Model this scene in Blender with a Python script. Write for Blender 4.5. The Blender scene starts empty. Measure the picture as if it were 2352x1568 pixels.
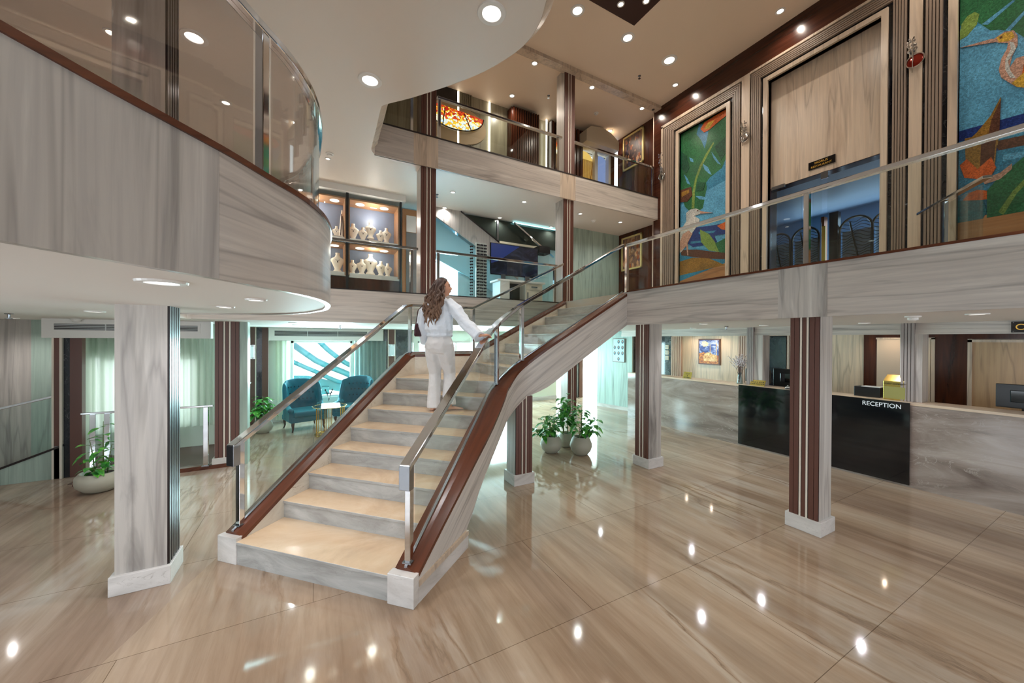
import bpy, bmesh, math, random
from mathutils import Vector, Matrix
random.seed(7)
S = bpy.context.scene
COL = S.collection

# ---------------------------------------------------------------- camera
yaw, pitch, roll = math.radians(28.343), math.radians(.2589), math.radians(.2942)
cyw, syw, cpt, spt = math.cos(yaw), math.sin(yaw), math.cos(pitch), math.sin(pitch)
F = Vector((syw*cpt, cyw*cpt, -spt)); R = Vector((cyw, -syw, 0)); U = R.cross(F)
R2 = R*math.cos(roll) + U*math.sin(roll); U2 = R2.cross(F)
cd = bpy.data.cameras.new('camera'); cam = bpy.data.objects.new('camera', cd); COL.objects.link(cam)
cd.sensor_width = 36; cd.lens = 843.6/2352*36; cd.clip_start = .05; cd.clip_end = 200
M = Matrix((R2, U2, -F)).transposed().to_4x4(); M.translation = Vector((0, 0, 2.0))
cam.matrix_world = M
S.camera = cam
# ---------------------------------------------------------------- world, exposure
W = bpy.data.worlds.new('world'); S.world = W; W.use_nodes = True
wn = W.node_tree.nodes['Background']; wn.inputs[0].default_value = (.86, .93, 1, 1); wn.inputs[1].default_value = 2.2
S.view_settings.view_transform = 'Standard'; S.view_settings.look = 'None'
S.view_settings.gamma = 1; S.view_settings.use_curve_mapping = False
S.view_settings.exposure = 0.26

def lin(c):
    return tuple((x/255/12.92 if x/255 <= .04045 else ((x/255+.055)/1.055)**2.4) for x in c) + (1,)
def area(name, loc, rot, sx, sy, power, color):
    l = bpy.data.lights.new(name, 'AREA'); l.shape = 'RECTANGLE'; l.size = sx; l.size_y = sy
    l.energy = power; l.color = color
    o = bpy.data.objects.new(name, l); o.location = loc; o.rotation_euler = rot; COL.objects.link(o); return o
HP = math.pi/2
DAY = (.80, .97, 1.0)
# daylight entering through the windows (areas stand outside the panes; the restaurant fill stands indoors)
area('daylight_lounge', (.2, 10.9, 1.25), (-HP, 0, 0), 1.5, 1.5, 230, (.62, .94, 1.0))
area('daylight_mid_window', (4.4, 10.9, 1.25), (-HP, 0, 0), 3.4, 1.5, 420, (.60, .94, 1.0))
area('daylight_far_window', (8.55, 10.6, 1.25), (-HP, 0, 0), 1.2, 2.0, 420, (.66, .95, 1.0))
area('daylight_left_window', (-2.6, 9.2, 1.25), (-HP, 0, 0), 2.0, 1.5, 16, (.9, 1, .98))
area('side_window_fill', (-4.45, 1.6, 1.2), (0, -HP, 0), 1.5, 3.2, 60, (.84, .90, 1.0))  # unseen left window, added to brighten the low ceiling and column
area('restaurant_fill', (10.5, 3.2, 4.1), (0, HP, 0), 1.4, 3.0, 26, (.55, .78, 1.0))  # added bluish fill inside the restaurant, no window behind it
area('daylight_upper_lounge', (2.6, 9.1, 3.5), (-HP, 0, 0), 1.0, 1.2, 260, (.48, .78, 1.0))

# ---------------------------------------------------------------- helpers
def tag(o, label=None, cat=None, group=None, kind=None):
    if label: o['label'] = label
    if cat: o['category'] = cat
    if group: o['group'] = group
    if kind: o['kind'] = kind
    return o
def thing(name, label, cat, loc=(0, 0, 0), rz=0, group=None):
    o = bpy.data.objects.new(name, None); COL.objects.link(o); o.empty_display_size = .1
    o.location = loc; o.rotation_euler = (0, 0, rz)
    return tag(o, label, cat, group)
class MB:
    def __init__(s): s.v = []; s.f = []; s.m = []
    def add(s, vs, fs, mi=0):
        b = len(s.v); s.v += [tuple(p) for p in vs]
        for f in fs: s.f.append([b+i for i in f]); s.m.append(mi)
        return s
    def box(s, x0, y0, z0, x1, y1, z1, mi=0):
        x0, x1 = sorted((x0, x1)); y0, y1 = sorted((y0, y1)); z0, z1 = sorted((z0, z1))
        vs = [(x0, y0, z0), (x1, y0, z0), (x1, y1, z0), (x0, y1, z0), (x0, y0, z1), (x1, y0, z1), (x1, y1, z1), (x0, y1, z1)]
        return s.add(vs, [(0, 3, 2, 1), (4, 5, 6, 7), (0, 1, 5, 4), (1, 2, 6, 5), (2, 3, 7, 6), (3, 0, 4, 7)], mi)
    def ext(s, pts, vec, mi=0):
        vec = Vector(vec); n = len(pts); a = [Vector(p) for p in pts]; b = [p+vec for p in a]
        return s.add(a+b, [list(range(n))[::-1], list(range(n, 2*n))] + [(i, (i+1) % n, n+(i+1) % n, n+i) for i in range(n)], mi)
    def prism(s, poly, z0, z1, mi=0):
        return s.ext([(x, y, z0) for x, y in poly], (0, 0, z1-z0), mi)
    def tube(s, path, r, seg=8, mi=0, closed=False):
        P = [Vector(p) for p in path]; n = len(P); vs = []; fs = []
        prev = None
        for i, p in enumerate(P):
            if closed: t = (P[(i+1) % n]-P[i-1])
            else: t = P[min(i+1, n-1)]-P[max(i-1, 0)]
            t = t.normalized() if t.length > 1e-9 else Vector((0, 0, 1))
            a = Vector((0, 0, 1)) if abs(t.z) < .95 else Vector((1, 0, 0))
            if prev is not None:
                x = prev - t*prev.dot(t)
                x = x.normalized() if x.length > 1e-6 else a.cross(t).normalized()
            else: x = a.cross(t).normalized()
            prev = x; y = t.cross(x)
            rr = r[i] if isinstance(r, (list, tuple)) else r
            for k in range(seg):
                w = 2*math.pi*k/seg; vs.append(p + x*rr*math.cos(w) + y*rr*math.sin(w))
        m = n if closed else n-1
        for i in range(m):
            for k in range(seg):
                a0 = i*seg+k; a1 = i*seg+(k+1) % seg; j = ((i+1) % n)*seg
                fs.append((a0, a1, j+(k+1) % seg, j+k))
        if not closed: fs += [list(range(seg))[::-1], list(range((n-1)*seg, n*seg))]
        return s.add(vs, fs, mi)
    def bar(s, path, w, h, mi=0, updown=True):
        # flat rectangular bar; width horizontal, height vertical, mitred at corners
        P = [Vector(p) for p in path]; n = len(P); vs = []; fs = []
        for i, p in enumerate(P):
            d0 = (P[i]-P[i-1]) if i else (P[1]-P[0]); d1 = (P[i+1]-P[i]) if i < n-1 else (P[-1]-P[-2])
            d0 = Vector((d0.x, d0.y, 0)).normalized(); d1 = Vector((d1.x, d1.y, 0)).normalized()
            t = (d0+d1).normalized(); side = Vector((t.y, -t.x, 0)); k = 1/max(.5, t.dot(d1))
            for (a, b) in ((-1, -1), (1, -1), (1, 1), (-1, 1)):
                vs.append(p + side*(a*w/2*k) + Vector((0, 0, b*h/2)))
        for i in range(n-1):
            for k in range(4): fs.append((i*4+k, i*4+(k+1) % 4, (i+1)*4+(k+1) % 4, (i+1)*4+k))
        fs += [(3, 2, 1, 0), tuple(range((n-1)*4, n*4))]
        return s.add(vs, fs, mi)
    def lathe(s, c, prof, seg=24, mi=0, sx=1, sy=1):
        vs = []; fs = []; n = len(prof)
        for r, z in prof:
            for k in range(seg):
                w = 2*math.pi*k/seg; vs.append((c[0]+r*sx*math.cos(w), c[1]+r*sy*math.sin(w), c[2]+z))
        for i in range(n-1):
            for k in range(seg): fs.append((i*seg+k, i*seg+(k+1) % seg, (i+1)*seg+(k+1) % seg, (i+1)*seg+k))
        fs += [list(range(seg))[::-1], list(range((n-1)*seg, n*seg))]
        return s.add(vs, fs, mi)
    def ell(s, c, rad, seg=16, rings=10, mi=0, fn=None):
        vs = []; fs = []; c = Vector(c)
        for i in range(rings+1):
            th = math.pi*i/rings
            for k in range(seg):
                w = 2*math.pi*k/seg; d = Vector((math.sin(th)*math.cos(w), math.sin(th)*math.sin(w), math.cos(th)))
                p = Vector((d.x*rad[0], d.y*rad[1], d.z*rad[2]))
                if fn: p = fn(d, p)
                vs.append(c+p)
        for i in range(rings):
            for k in range(seg): fs.append((i*seg+k, (i+1)*seg+k, (i+1)*seg+(k+1) % seg, i*seg+(k+1) % seg))
        return s.add(vs, fs, mi)
    def loft(s, rings, mi=0, closed_ends=True):
        n = len(rings); seg = len(rings[0]); vs = [p for r in rings for p in r]; fs = []
        for i in range(n-1):
            for k in range(seg): fs.append((i*seg+k, i*seg+(k+1) % seg, (i+1)*seg+(k+1) % seg, (i+1)*seg+k))
        if closed_ends: fs += [list(range(seg))[::-1], list(range((n-1)*seg, n*seg))]
        return s.add(vs, fs, mi)
    def build(s, name, mats, parent=None, smooth=False, world=True, bevel=0, merge=False):
        me = bpy.data.meshes.new(name); me.from_pydata(s.v, [], s.f)
        if not isinstance(mats, (list, tuple)): mats = [mats]
        for m in mats: me.materials.append(m)
        for p, mi in zip(me.polygons, s.m): p.material_index = mi; p.use_smooth = smooth
        bm = bmesh.new(); bm.from_mesh(me)
        if merge: bmesh.ops.remove_doubles(bm, verts=bm.verts, dist=1e-5)
        bmesh.ops.recalc_face_normals(bm, faces=bm.faces); bm.to_mesh(me); bm.free()
        o = bpy.data.objects.new(name, me); COL.objects.link(o)
        if parent is not None:
            o.parent = parent
            if world: o.matrix_parent_inverse = (Matrix.Translation(parent.location) @ parent.rotation_euler.to_matrix().to_4x4()).inverted() if parent.parent is None and parent.type == 'EMPTY' else Matrix()
        if bevel:
            b = o.modifiers.new('bevel', 'BEVEL'); b.width = bevel; b.segments = 2; b.limit_method = 'ANGLE'
        return o
def struct(name, mb, mats, **k):
    return tag(mb.build(name, mats, **k), kind='structure')
def kids(o): return [c for c in bpy.data.objects if c.parent == o]
def copy_thing(o, loc, rz=0, label=None, group=None, parent=None, ch=None):
    c = o.copy(); COL.objects.link(c)
    if parent is None:
        c.location = loc; c.rotation_euler = (0, 0, rz)
        if label: c['label'] = label
        if group: c['group'] = group
    else: c.parent = parent
    for k in ch[o.name] if ch else kids(o): copy_thing(k, None, parent=c, ch=ch)
    return c

# ---------------------------------------------------------------- materials
def newmat(name):
    m = bpy.data.materials.new(name); m.use_nodes = True
    nt = m.node_tree; return m, nt, nt.nodes['Principled BSDF']
def plain(name, rgb, rough=.5, metal=0, spec=.5, coat=0):
    m, nt, b = newmat(name); b.inputs['Base Color'].default_value = lin(rgb)
    b.inputs['Roughness'].default_value = rough; b.inputs['Metallic'].default_value = metal
    b.inputs['Specular IOR Level'].default_value = spec; b.inputs['Coat Weight'].default_value = coat
    return m
def emit(name, rgb, st):
    m, nt, b = newmat(name); b.inputs['Base Color'].default_value = (0, 0, 0, 1)
    b.inputs['Emission Color'].default_value = lin(rgb); b.inputs['Emission Strength'].default_value = st
    return m
def ramp(nt, src, stops, interp='LINEAR'):
    r = nt.nodes.new('ShaderNodeValToRGB'); r.color_ramp.interpolation = interp
    e = r.color_ramp.elements
    while len(e) < len(stops): e.new(.5)
    for x, (p, c) in zip(e, stops): x.position = p; x.color = c if len(c) == 4 else lin(c)
    nt.links.new(src, r.inputs[0]); return r.outputs[0]
def coords(nt, scale, rot=(0, 0, 0), loc=(0, 0, 0)):
    tc = nt.nodes.new('ShaderNodeTexCoord'); mp = nt.nodes.new('ShaderNodeMapping')
    mp.inputs['Scale'].default_value = scale; mp.inputs['Rotation'].default_value = rot; mp.inputs['Location'].default_value = loc
    nt.links.new(tc.outputs['Object'], mp.inputs[0]); return mp.outputs[0]
COORDS = coords
def noise(nt, vec, scale=1, detail=5, rough=.6, dist=0):
    n = nt.nodes.new('ShaderNodeTexNoise'); n.inputs['Scale'].default_value = scale; n.inputs['Detail'].default_value = detail
    n.inputs['Roughness'].default_value = rough; n.inputs['Distortion'].default_value = dist
    nt.links.new(vec, n.inputs['Vector']); return n.outputs['Fac']
def mix(nt, mode, a, b, fac=1.0):
    x = nt.nodes.new('ShaderNodeMixRGB'); x.blend_type = mode
    for sock, v in ((x.inputs[0], fac), (x.inputs[1], a), (x.inputs[2], b)):
        if isinstance(v, (int, float)): sock.default_value = v if sock.name == 'Fac' or sock.identifier == 'Fac' else (v, v, v, 1)
        elif isinstance(v, tuple): sock.default_value = v
        else: nt.links.new(v, sock)
    return x.outputs[0]
def mth(nt, op, a, b=None, c=None):
    x = nt.nodes.new('ShaderNodeMath'); x.operation = op
    for i, v in enumerate((a, b, c)):
        if v is None: continue
        if isinstance(v, (int, float)): x.inputs[i].default_value = v
        else: nt.links.new(v, x.inputs[i])
    return x.outputs[0]
def wood(name, c0, c1, c2, vertical=True, rough=.28, fine=.16, big=1.0, spec=.5, shear=None):
    m, nt, b = newmat(name)
    def coords(nt, scale, rot=(0, 0, 0), loc=(0, 0, 0)):
        if not shear: return COORDS(nt, scale, rot, loc)
        tc = nt.nodes.new('ShaderNodeTexCoord'); sp = nt.nodes.new('ShaderNodeSeparateXYZ'); nt.links.new(tc.outputs['Object'], sp.inputs[0])
        zz = mth(nt, 'SUBTRACT', mth(nt, 'SUBTRACT', sp.outputs[2], mth(nt, 'MULTIPLY', sp.outputs[0], shear[0])), mth(nt, 'MULTIPLY', sp.outputs[1], shear[1]))
        cb = nt.nodes.new('ShaderNodeCombineXYZ'); nt.links.new(sp.outputs[0], cb.inputs[0]); nt.links.new(sp.outputs[1], cb.inputs[1]); nt.links.new(zz, cb.inputs[2])
        mp = nt.nodes.new('ShaderNodeMapping'); mp.inputs['Scale'].default_value = scale; mp.inputs['Location'].default_value = loc; nt.links.new(cb.outputs[0], mp.inputs[0]); return mp.outputs[0]
    sc = (4.2, 4.2, .38) if vertical else (.36, .36, 4.6)
    sc = tuple(x*big for x in sc)
    n = noise(nt, coords(nt, sc), 1, 6, .58, .9)
    col = ramp(nt, n, [(.30, c0), (.44, c1), (.56, c1), (.72, c2)])
    sf = (26, 26, 1.1) if vertical else (1.1, 1.1, 30)
    n2 = noise(nt, coords(nt, sf, loc=(3, 1, 2)), 1, 4, .6, .4)
    g = ramp(nt, n2, [(.35, (1-fine, 1-fine, 1-fine*.9, 1)), (.6, (1, 1, 1, 1))])
    col = mix(nt, 'MULTIPLY', col, g)
    # occasional dark cathedral streaks
    st = (3.4, 3.4, .26) if vertical else (.24, .24, 4.2)
    n3 = noise(nt, coords(nt, st, loc=(7, 3, 5)), 1, 3, .5, .7)
    v = mth(nt, 'ABSOLUTE', mth(nt, 'SUBTRACT', n3, .5))
    g3 = ramp(nt, v, [(0, (.74, .73, .73, 1)), (.03, (1, 1, 1, 1))])
    col = mix(nt, 'MULTIPLY', col, g3)
    nt.links.new(col, b.inputs['Base Color']); b.inputs['Roughness'].default_value = rough
    b.inputs['Specular IOR Level'].default_value = spec
    return m
def marble(name, base, light, dark, vein, rough=.12, scale=(1, 1, 1), rot=(0, 0, 0), w=.018, vs=1.0, spec=.5):
    m, nt, b = newmat(name)
    c = coords(nt, scale, rot)
    n = noise(nt, c, 1.3, 7, .6, 1.2)
    col = ramp(nt, n, [(.28, dark), (.48, base), (.70, light)])
    n2 = noise(nt, c, 1.9*vs, 5, .6, 1.8)
    v = mth(nt, 'ABSOLUTE', mth(nt, 'SUBTRACT', n2, .5))
    k = ramp(nt, v, [(0, (1, 1, 1, 1)), (w, (0, 0, 0, 1))])
    gt_ = ramp(nt, noise(nt, coords(nt, tuple(x*.8 for x in scale), rot, (5, 2, 1)), 1.2, 4, .6), [(.42, (0, 0, 0, 1)), (.62, (.75, .75, .75, 1))])
    col = mix(nt, 'MIX', col, lin(vein), mth(nt, 'MULTIPLY', k, gt_))
    nt.links.new(col, b.inputs['Base Color']); b.inputs['Roughness'].default_value = rough
    b.inputs['Specular IOR Level'].default_value = spec
    return m
ash_v = wood('ash_vertical', (144, 139, 134), (192, 186, 179), (222, 217, 209), True)
ash_h = wood('ash_horizontal', (152, 144, 137), (197, 188, 179), (224, 217, 208), False)
ash_slope = wood('ash_sloping', (176, 168, 160), (208, 201, 193), (228, 222, 214), False, shear=(.56, .21))
ash_warm = wood('ash_warm', (186, 164, 142), (208, 189, 168), (222, 207, 188), True, big=.9)
ash_green = wood('ash_green', (150, 170, 158), (172, 192, 180), (190, 208, 196), True)
walnut = wood('walnut', (50, 24, 16), (72, 36, 23), (94, 50, 32), False, rough=.18, fine=.3)
walnut_v = wood('walnut_vertical', (52, 24, 14), (76, 36, 20), (98, 48, 28), True, rough=.22, fine=.3)
redwood = wood('red_wood_cap', (74, 36, 22), (98, 52, 32), (124, 70, 44), False, rough=.22, fine=.25, shear=(.56, .21))
stripe_brown = plain('stripe_brown', (98, 62, 52), .35)
stripe_dark = plain('stripe_dark', (34, 24, 24), .3)
stripe_white = plain('stripe_white', (226, 216, 202), .35)
flute = plain('flute_taupe', (138, 120, 106), .4)
white = plain('ceiling_white', (226, 220, 214), .6)
ceil_warm = plain('ceiling_warm', (232, 212, 190), .55)
white_gloss = plain('white_trim', (228, 226, 222), .3)
chrome = plain('chrome', (225, 228, 232), .07, 1)
steel = plain('brushed_steel', (160, 164, 170), .22, 1)
gold = plain('gold', (222, 180, 98), .18, 1)
brass = plain('brass', (198, 176, 96), .22, 1)
black = plain('black_gloss', (12, 14, 18), .06, 0, .7)
black_pl = plain('black_plastic', (9, 9, 10), .3)
darkline = plain('dark_reveal', (22, 20, 22), .25)
blackmar = marble('black_marble', (22, 26, 34), (40, 44, 54), (14, 16, 22), (130, 130, 130), .08, (1.6, 1.6, 1.1), (0, .5, .3), .006)
tread_m = marble('tread_marble', (212, 184, 152), (226, 204, 176), (194, 166, 138), (196, 168, 140), .16, (1.1, 1.1, 1), (0, 0, .8), .006)
riser_m = marble('riser_marble', (170, 170, 167), (192, 191, 188), (148, 146, 143), (132, 128, 124), .2, (1.4, 1.4, 5), (0, 0, 0), .006)
string_m = marble('stringer_marble', (208, 200, 186), (224, 218, 206), (184, 170, 152), (140, 118, 98), .16, (.8, .8, 2.2), (.6, .5, .3), .010)
plinth_m = marble('plinth_marble', (210, 206, 202), (226, 222, 218), (186, 181, 176), (172, 166, 160), .18, (1.2, 1.2, 4), (0, .2, 0), .008)
counter_m = marble('counter_marble', (146, 132, 123), (176, 163, 154), (110, 96, 88), (184, 174, 165), .1, (.9, .55, 2.4), (.5, 0, 0), .012, 1.0)
def floor_material():
    m, nt, b = newmat('floor_marble')
    def layer(rz, sx, sy, off):
        c = coords(nt, (sx, sy, 1), (0, 0, rz), off)
        n = noise(nt, c, 1, 8, .62, .55)
        col = ramp(nt, n, [(.26, (132, 108, 88)), (.40, (158, 134, 112)), (.5, (173, 150, 127)), (.62, (186, 165, 143)), (.78, (202, 186, 166))])
        c2 = coords(nt, (sx*2.6, sy*1.2, 1), (0, 0, rz), (off[0]+4, off[1], 0))
        f = noise(nt, c2, 2.6, 6, .7, .3)
        col = mix(nt, 'MULTIPLY', col, ramp(nt, f, [(.32, (.74, .70, .66, 1)), (.58, (1, 1, 1, 1))]), .85)
        cl = noise(nt, coords(nt, (.9, .5, 1), (0, 0, rz), (off[0]+2, 5, 0)), 1.4, 8, .6, .6)
        col = mix(nt, 'MULTIPLY', col, ramp(nt, cl, [(.3, (.86, .86, .86, 1)), (.7, (1.06, 1.05, 1.04, 1))]))
        n3 = noise(nt, coords(nt, (sx*.55, sy*.7, 1), (0, 0, rz), (off[0]+9, off[1], 0)), 1, 10, .56, .35)
        v = mth(nt, 'ABSOLUTE', mth(nt, 'SUBTRACT', n3, .5))
        gate = ramp(nt, noise(nt, coords(nt, (.35, .5, 1), (0, 0, rz), (off[0]+1, 8, 0)), 1, 3), [(.45, (0, 0, 0, 1)), (.6, (1, 1, 1, 1))])
        k = mth(nt, 'MULTIPLY', ramp(nt, v, [(0, (.75, .75, .75, 1)), (.005, (0, 0, 0, 1))]), gate)
        col = mix(nt, 'MIX', col, lin((112, 92, 76)), k)
        k2 = mth(nt, 'MULTIPLY', ramp(nt, v, [(.008, (0, 0, 0, 1)), (.02, (.45, .45, .45, 1)), (.06, (0, 0, 0, 1))]), gate)
        col = mix(nt, 'MIX', col, lin((206, 196, 182)), k2)
        bd = noise(nt, coords(nt, (sx*.42, sy*.5, 1), (0, 0, rz), (off[0]+3, off[1]+2, 0)), 1, 4, .5, .5)
        return mix(nt, 'MULTIPLY', col, ramp(nt, bd, [(.34, (.76, .75, .77, 1)), (.44, (1, 1, 1, 1))]), .9)
    A = layer(math.radians(-6), 1.5, .20, (0, 0, 0))
    B = layer(math.radians(34), 1.4, .22, (5, 2, 0))
    tc = nt.nodes.new('ShaderNodeTexCoord'); sx = nt.nodes.new('ShaderNodeSeparateXYZ'); nt.links.new(tc.outputs['Object'], sx.inputs[0])
    k = mth(nt, 'LESS_THAN', sx.outputs[0], mth(nt, 'ADD', mth(nt, 'MULTIPLY', sx.outputs[1], .35), -2.25))
    B = mix(nt, 'MULTIPLY', B, (.93, .95, 1.02, 1))
    col = mix(nt, 'MIX', A, B, k)
    br = nt.nodes.new('ShaderNodeTexBrick'); br.inputs['Scale'].default_value = 1; br.inputs['Mortar Size'].default_value = .0022
    br.inputs['Brick Width'].default_value = 2.9; br.inputs['Row Height'].default_value = 1.06; br.offset = .37
    br.inputs['Mortar Smooth'].default_value = 0; br.inputs['Color1'].default_value = (1, 1, 1, 1); br.inputs['Color2'].default_value = (.93, .93, .93, 1); br.inputs['Mortar'].default_value = (.42, .38, .34, 1)
    nt.links.new(coords(nt, (1, 1, 1), (0, 0, 0), (0, .02, 0)), br.inputs['Vector'])
    col = mix(nt, 'MULTIPLY', col, br.outputs['Color'])
    nt.links.new(col, b.inputs['Base Color'])
    b.inputs['Roughness'].default_value = .07; b.inputs['Specular IOR Level'].default_value = .5
    return m
floor_m = floor_material()
def glass(name, tint, refl=.06):
    m, nt, b = newmat(name); nt.nodes.remove(b); out = nt.nodes['Material Output']
    t = nt.nodes.new('ShaderNodeBsdfTransparent'); t.inputs[0].default_value = tint
    g = nt.nodes.new('ShaderNodeBsdfGlossy'); g.inputs['Roughness'].default_value = .02; g.inputs[0].default_value = (.9, .97, .97, 1)
    lw = nt.nodes.new('ShaderNodeLayerWeight'); lw.inputs[0].default_value = .5
    fr = mth(nt, 'ADD', mth(nt, 'MULTIPLY', mth(nt, 'POWER', lw.outputs['Facing'], 4.5), .80), refl*.5)
    mx = nt.nodes.new('ShaderNodeMixShader'); nt.links.new(fr, mx.inputs[0])
    nt.links.new(t.outputs[0], mx.inputs[1]); nt.links.new(g.outputs[0], mx.inputs[2]); nt.links.new(mx.outputs[0], out.inputs[0])
    return m
rail_glass = glass('rail_glass', (.93, .965, .955, 1))
balcony_glass = glass('balcony_glass', (.84, .80, .78, 1), .12)  # pinkish tint stands in for the brown reflections on this glass
clear_glass = glass('clear_glass', (.96, .975, .97, 1))
dark_glass = glass('dark_glass', (.45, .5, .5, 1))
def curtain_mat(name, rgb, tr):
    m, nt, b = newmat(name); out = nt.nodes['Material Output']
    b.inputs['Base Color'].default_value = lin(rgb); b.inputs['Roughness'].default_value = .9
    t = nt.nodes.new('ShaderNodeBsdfTranslucent'); t.inputs[0].default_value = lin(rgb)
    tr_ = nt.nodes.new('ShaderNodeBsdfTransparent')
    mx = nt.nodes.new('ShaderNodeMixShader'); mx.inputs[0].default_value = .55
    nt.links.new(b.outputs[0], mx.inputs[1]); nt.links.new(t.outputs[0], mx.inputs[2])
    m2 = nt.nodes.new('ShaderNodeMixShader'); m2.inputs[0].default_value = tr
    nt.links.new(mx.outputs[0], m2.inputs[1]); nt.links.new(tr_.outputs[0], m2.inputs[2]); nt.links.new(m2.outputs[0], out.inputs[0])
    return m
sheer = curtain_mat('sheer_curtain', (226, 236, 226), .07)
sky_m = emit('outside_sky', (238, 252, 255), 2.2)
led = emit('led_strip', (255, 246, 226), 5)
lamp_m = emit('lamp_lens', (255, 244, 228), 4.5)
lamp_soft = emit('lamp_lens_soft', (255, 250, 246), 3.2)

def text_mesh(txt, size, origin, right, up, mat, name, parent=None, depth=.002, align='LEFT', sx=1.0):
    cu = bpy.data.curves.new(name, 'FONT'); cu.body = txt; cu.size = size; cu.extrude = depth; cu.align_x = align
    o = bpy.data.objects.new(name+'_tmp', cu); COL.objects.link(o)
    bpy.context.view_layer.update()
    dg = bpy.context.evaluated_depsgraph_get(); me = bpy.data.meshes.new_from_object(o.evaluated_get(dg))
    bpy.data.objects.remove(o)
    r = Vector(right).normalized(); u = Vector(up).normalized(); n = r.cross(u)
    mt = Matrix((r*sx, u, n)).transposed().to_4x4(); mt.translation = Vector(origin)
    me.transform(mt); me.materials.clear(); me.materials.append(mat)
    ob = bpy.data.objects.new(name, me); COL.objects.link(ob)
    if parent is not None:
        ob.parent = parent
        if parent.type == 'EMPTY': ob.matrix_parent_inverse = (Matrix.Translation(parent.location) @ parent.rotation_euler.to_matrix().to_4x4()).inverted()
    return ob
# ================================================================ structure
# ---- ground floor
struct('floor', MB().prism([(-4.2, -5), (9.6, -5), (9.6, 10.7), (-4.2, 10.7)], -.2, 0), floor_m)
# floor 2 : bridge + back lounge + curved left deck   (z 2.27 - 2.79)
left_curve = [(-4.2, -.9), (-2.6, -.2), (-1.6, .45), (-1.05, 1.05), (-.73, 1.50), (-.60, 1.68), (-.47, 1.85), (-.35, 2.01), (-.23, 2.20), (-.09, 2.42), (.0, 2.64), (.05, 2.86), (.075, 3.1), (.075, 3.35), (.06, 3.6), (.0, 3.86), (-.08, 4.12), (-.25, 4.42), (-.50, 4.66), (-.89, 4.88), (-1.30, 5.05), (-1.5, 5.4), (-1.55, 6.0)]
lounge_front = [(-1.4, 6.40), (4.52, 6.40)]
deck = left_curve + [(-1.5, 6.40), (4.52, 6.40), (4.52, -4.0), (7.58, -4.0), (7.58, 6.42), (7.78, 6.42), (7.78, 8.9), (-4.2, 8.9)]
def inset(poly, cx, d): return poly
struct('floor.001', MB().prism(deck, 2.47, 2.785), plain('deck_marble', (190, 178, 164), .15))
struct('ceiling', MB().prism(deck, 2.262, 2.47), white)
struct('ceiling.001', MB().box(7.4, -4, 2.262, 9.4, 8.9, 2.4).box(-4.2, 8.9, 2.262, 9.6, 10.7, 2.4), white)
# fascias
def fascia(path, z0, z1, th, inward):
    mb = MB(); n = len(path); P = [Vector((x, y, 0)) for x, y in path]; out = []
    for i, p in enumerate(P):
        t = (P[min(i+1, n-1)]-P[max(i-1, 0)]).normalized(); s = Vector((t.y, -t.x, 0))*inward*th; out.append(p+s)
    for i in range(n-1):
        q = [(P[i].x, P[i].y), (P[i+1].x, P[i+1].y), (out[i+1].x, out[i+1].y), (out[i].x, out[i].y)]
        mb.prism(q, z0, z1)
    return mb
def smooth_path(pts, k=4):
    P = [Vector((*p, 0)) for p in pts]; out = []
    for i in range(len(P)-1):
        a, b, c, d = P[max(i-1, 0)], P[i], P[i+1], P[min(i+2, len(P)-1)]
        for j in range(k):
            t = j/k; q = .5*((2*b)+(c-a)*t+(2*a-5*b+4*c-d)*t*t+(3*b-a-3*c+d)*t**3); out.append((q.x, q.y))
    out.append(pts[-1]); return out
lc = smooth_path(left_curve[:-1])
ixs = min(range(len(lc)), key=lambda i: (Vector(lc[i])-Vector((-.37, 1.98))).length)
tag(fascia(lc[:ixs+1], 2.25, 2.785, .035, 1).build('trim_1', ash_v), kind='structure')
tag(fascia(lc[ixs:], 2.25, 2.785, .035, 1).build('trim_2', ash_h), kind='structure')
struct('trim_3', fascia(lc, 2.785, 2.812, .045, 1), redwood)
struct('trim_4', MB().box(-1.45, 6.365, 2.262, 4.50, 6.40, 2.785), ash_h)
struct('trim_5', MB().box(-1.45, 6.36, 2.785, 4.62, 6.40, 2.80), stripe_dark)
struct('trim_6', MB().box(4.50, -4, 2.25, 4.535, 1.731, 2.785).box(4.50, 2.173, 2.25, 4.535, 4.39, 2.785), ash_h)
struct('trim_7', MB().box(4.498, 1.731, 2.25, 4.535, 2.173, 2.785), ash_v)
struct('trim_8', MB().box(4.49, -4, 2.785, 4.54, 4.39, 2.808), redwood)
struct('trim_9', MB().box(4.535, 6.0, 2.262, 7.58, 6.03, 2.5), white)
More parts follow.
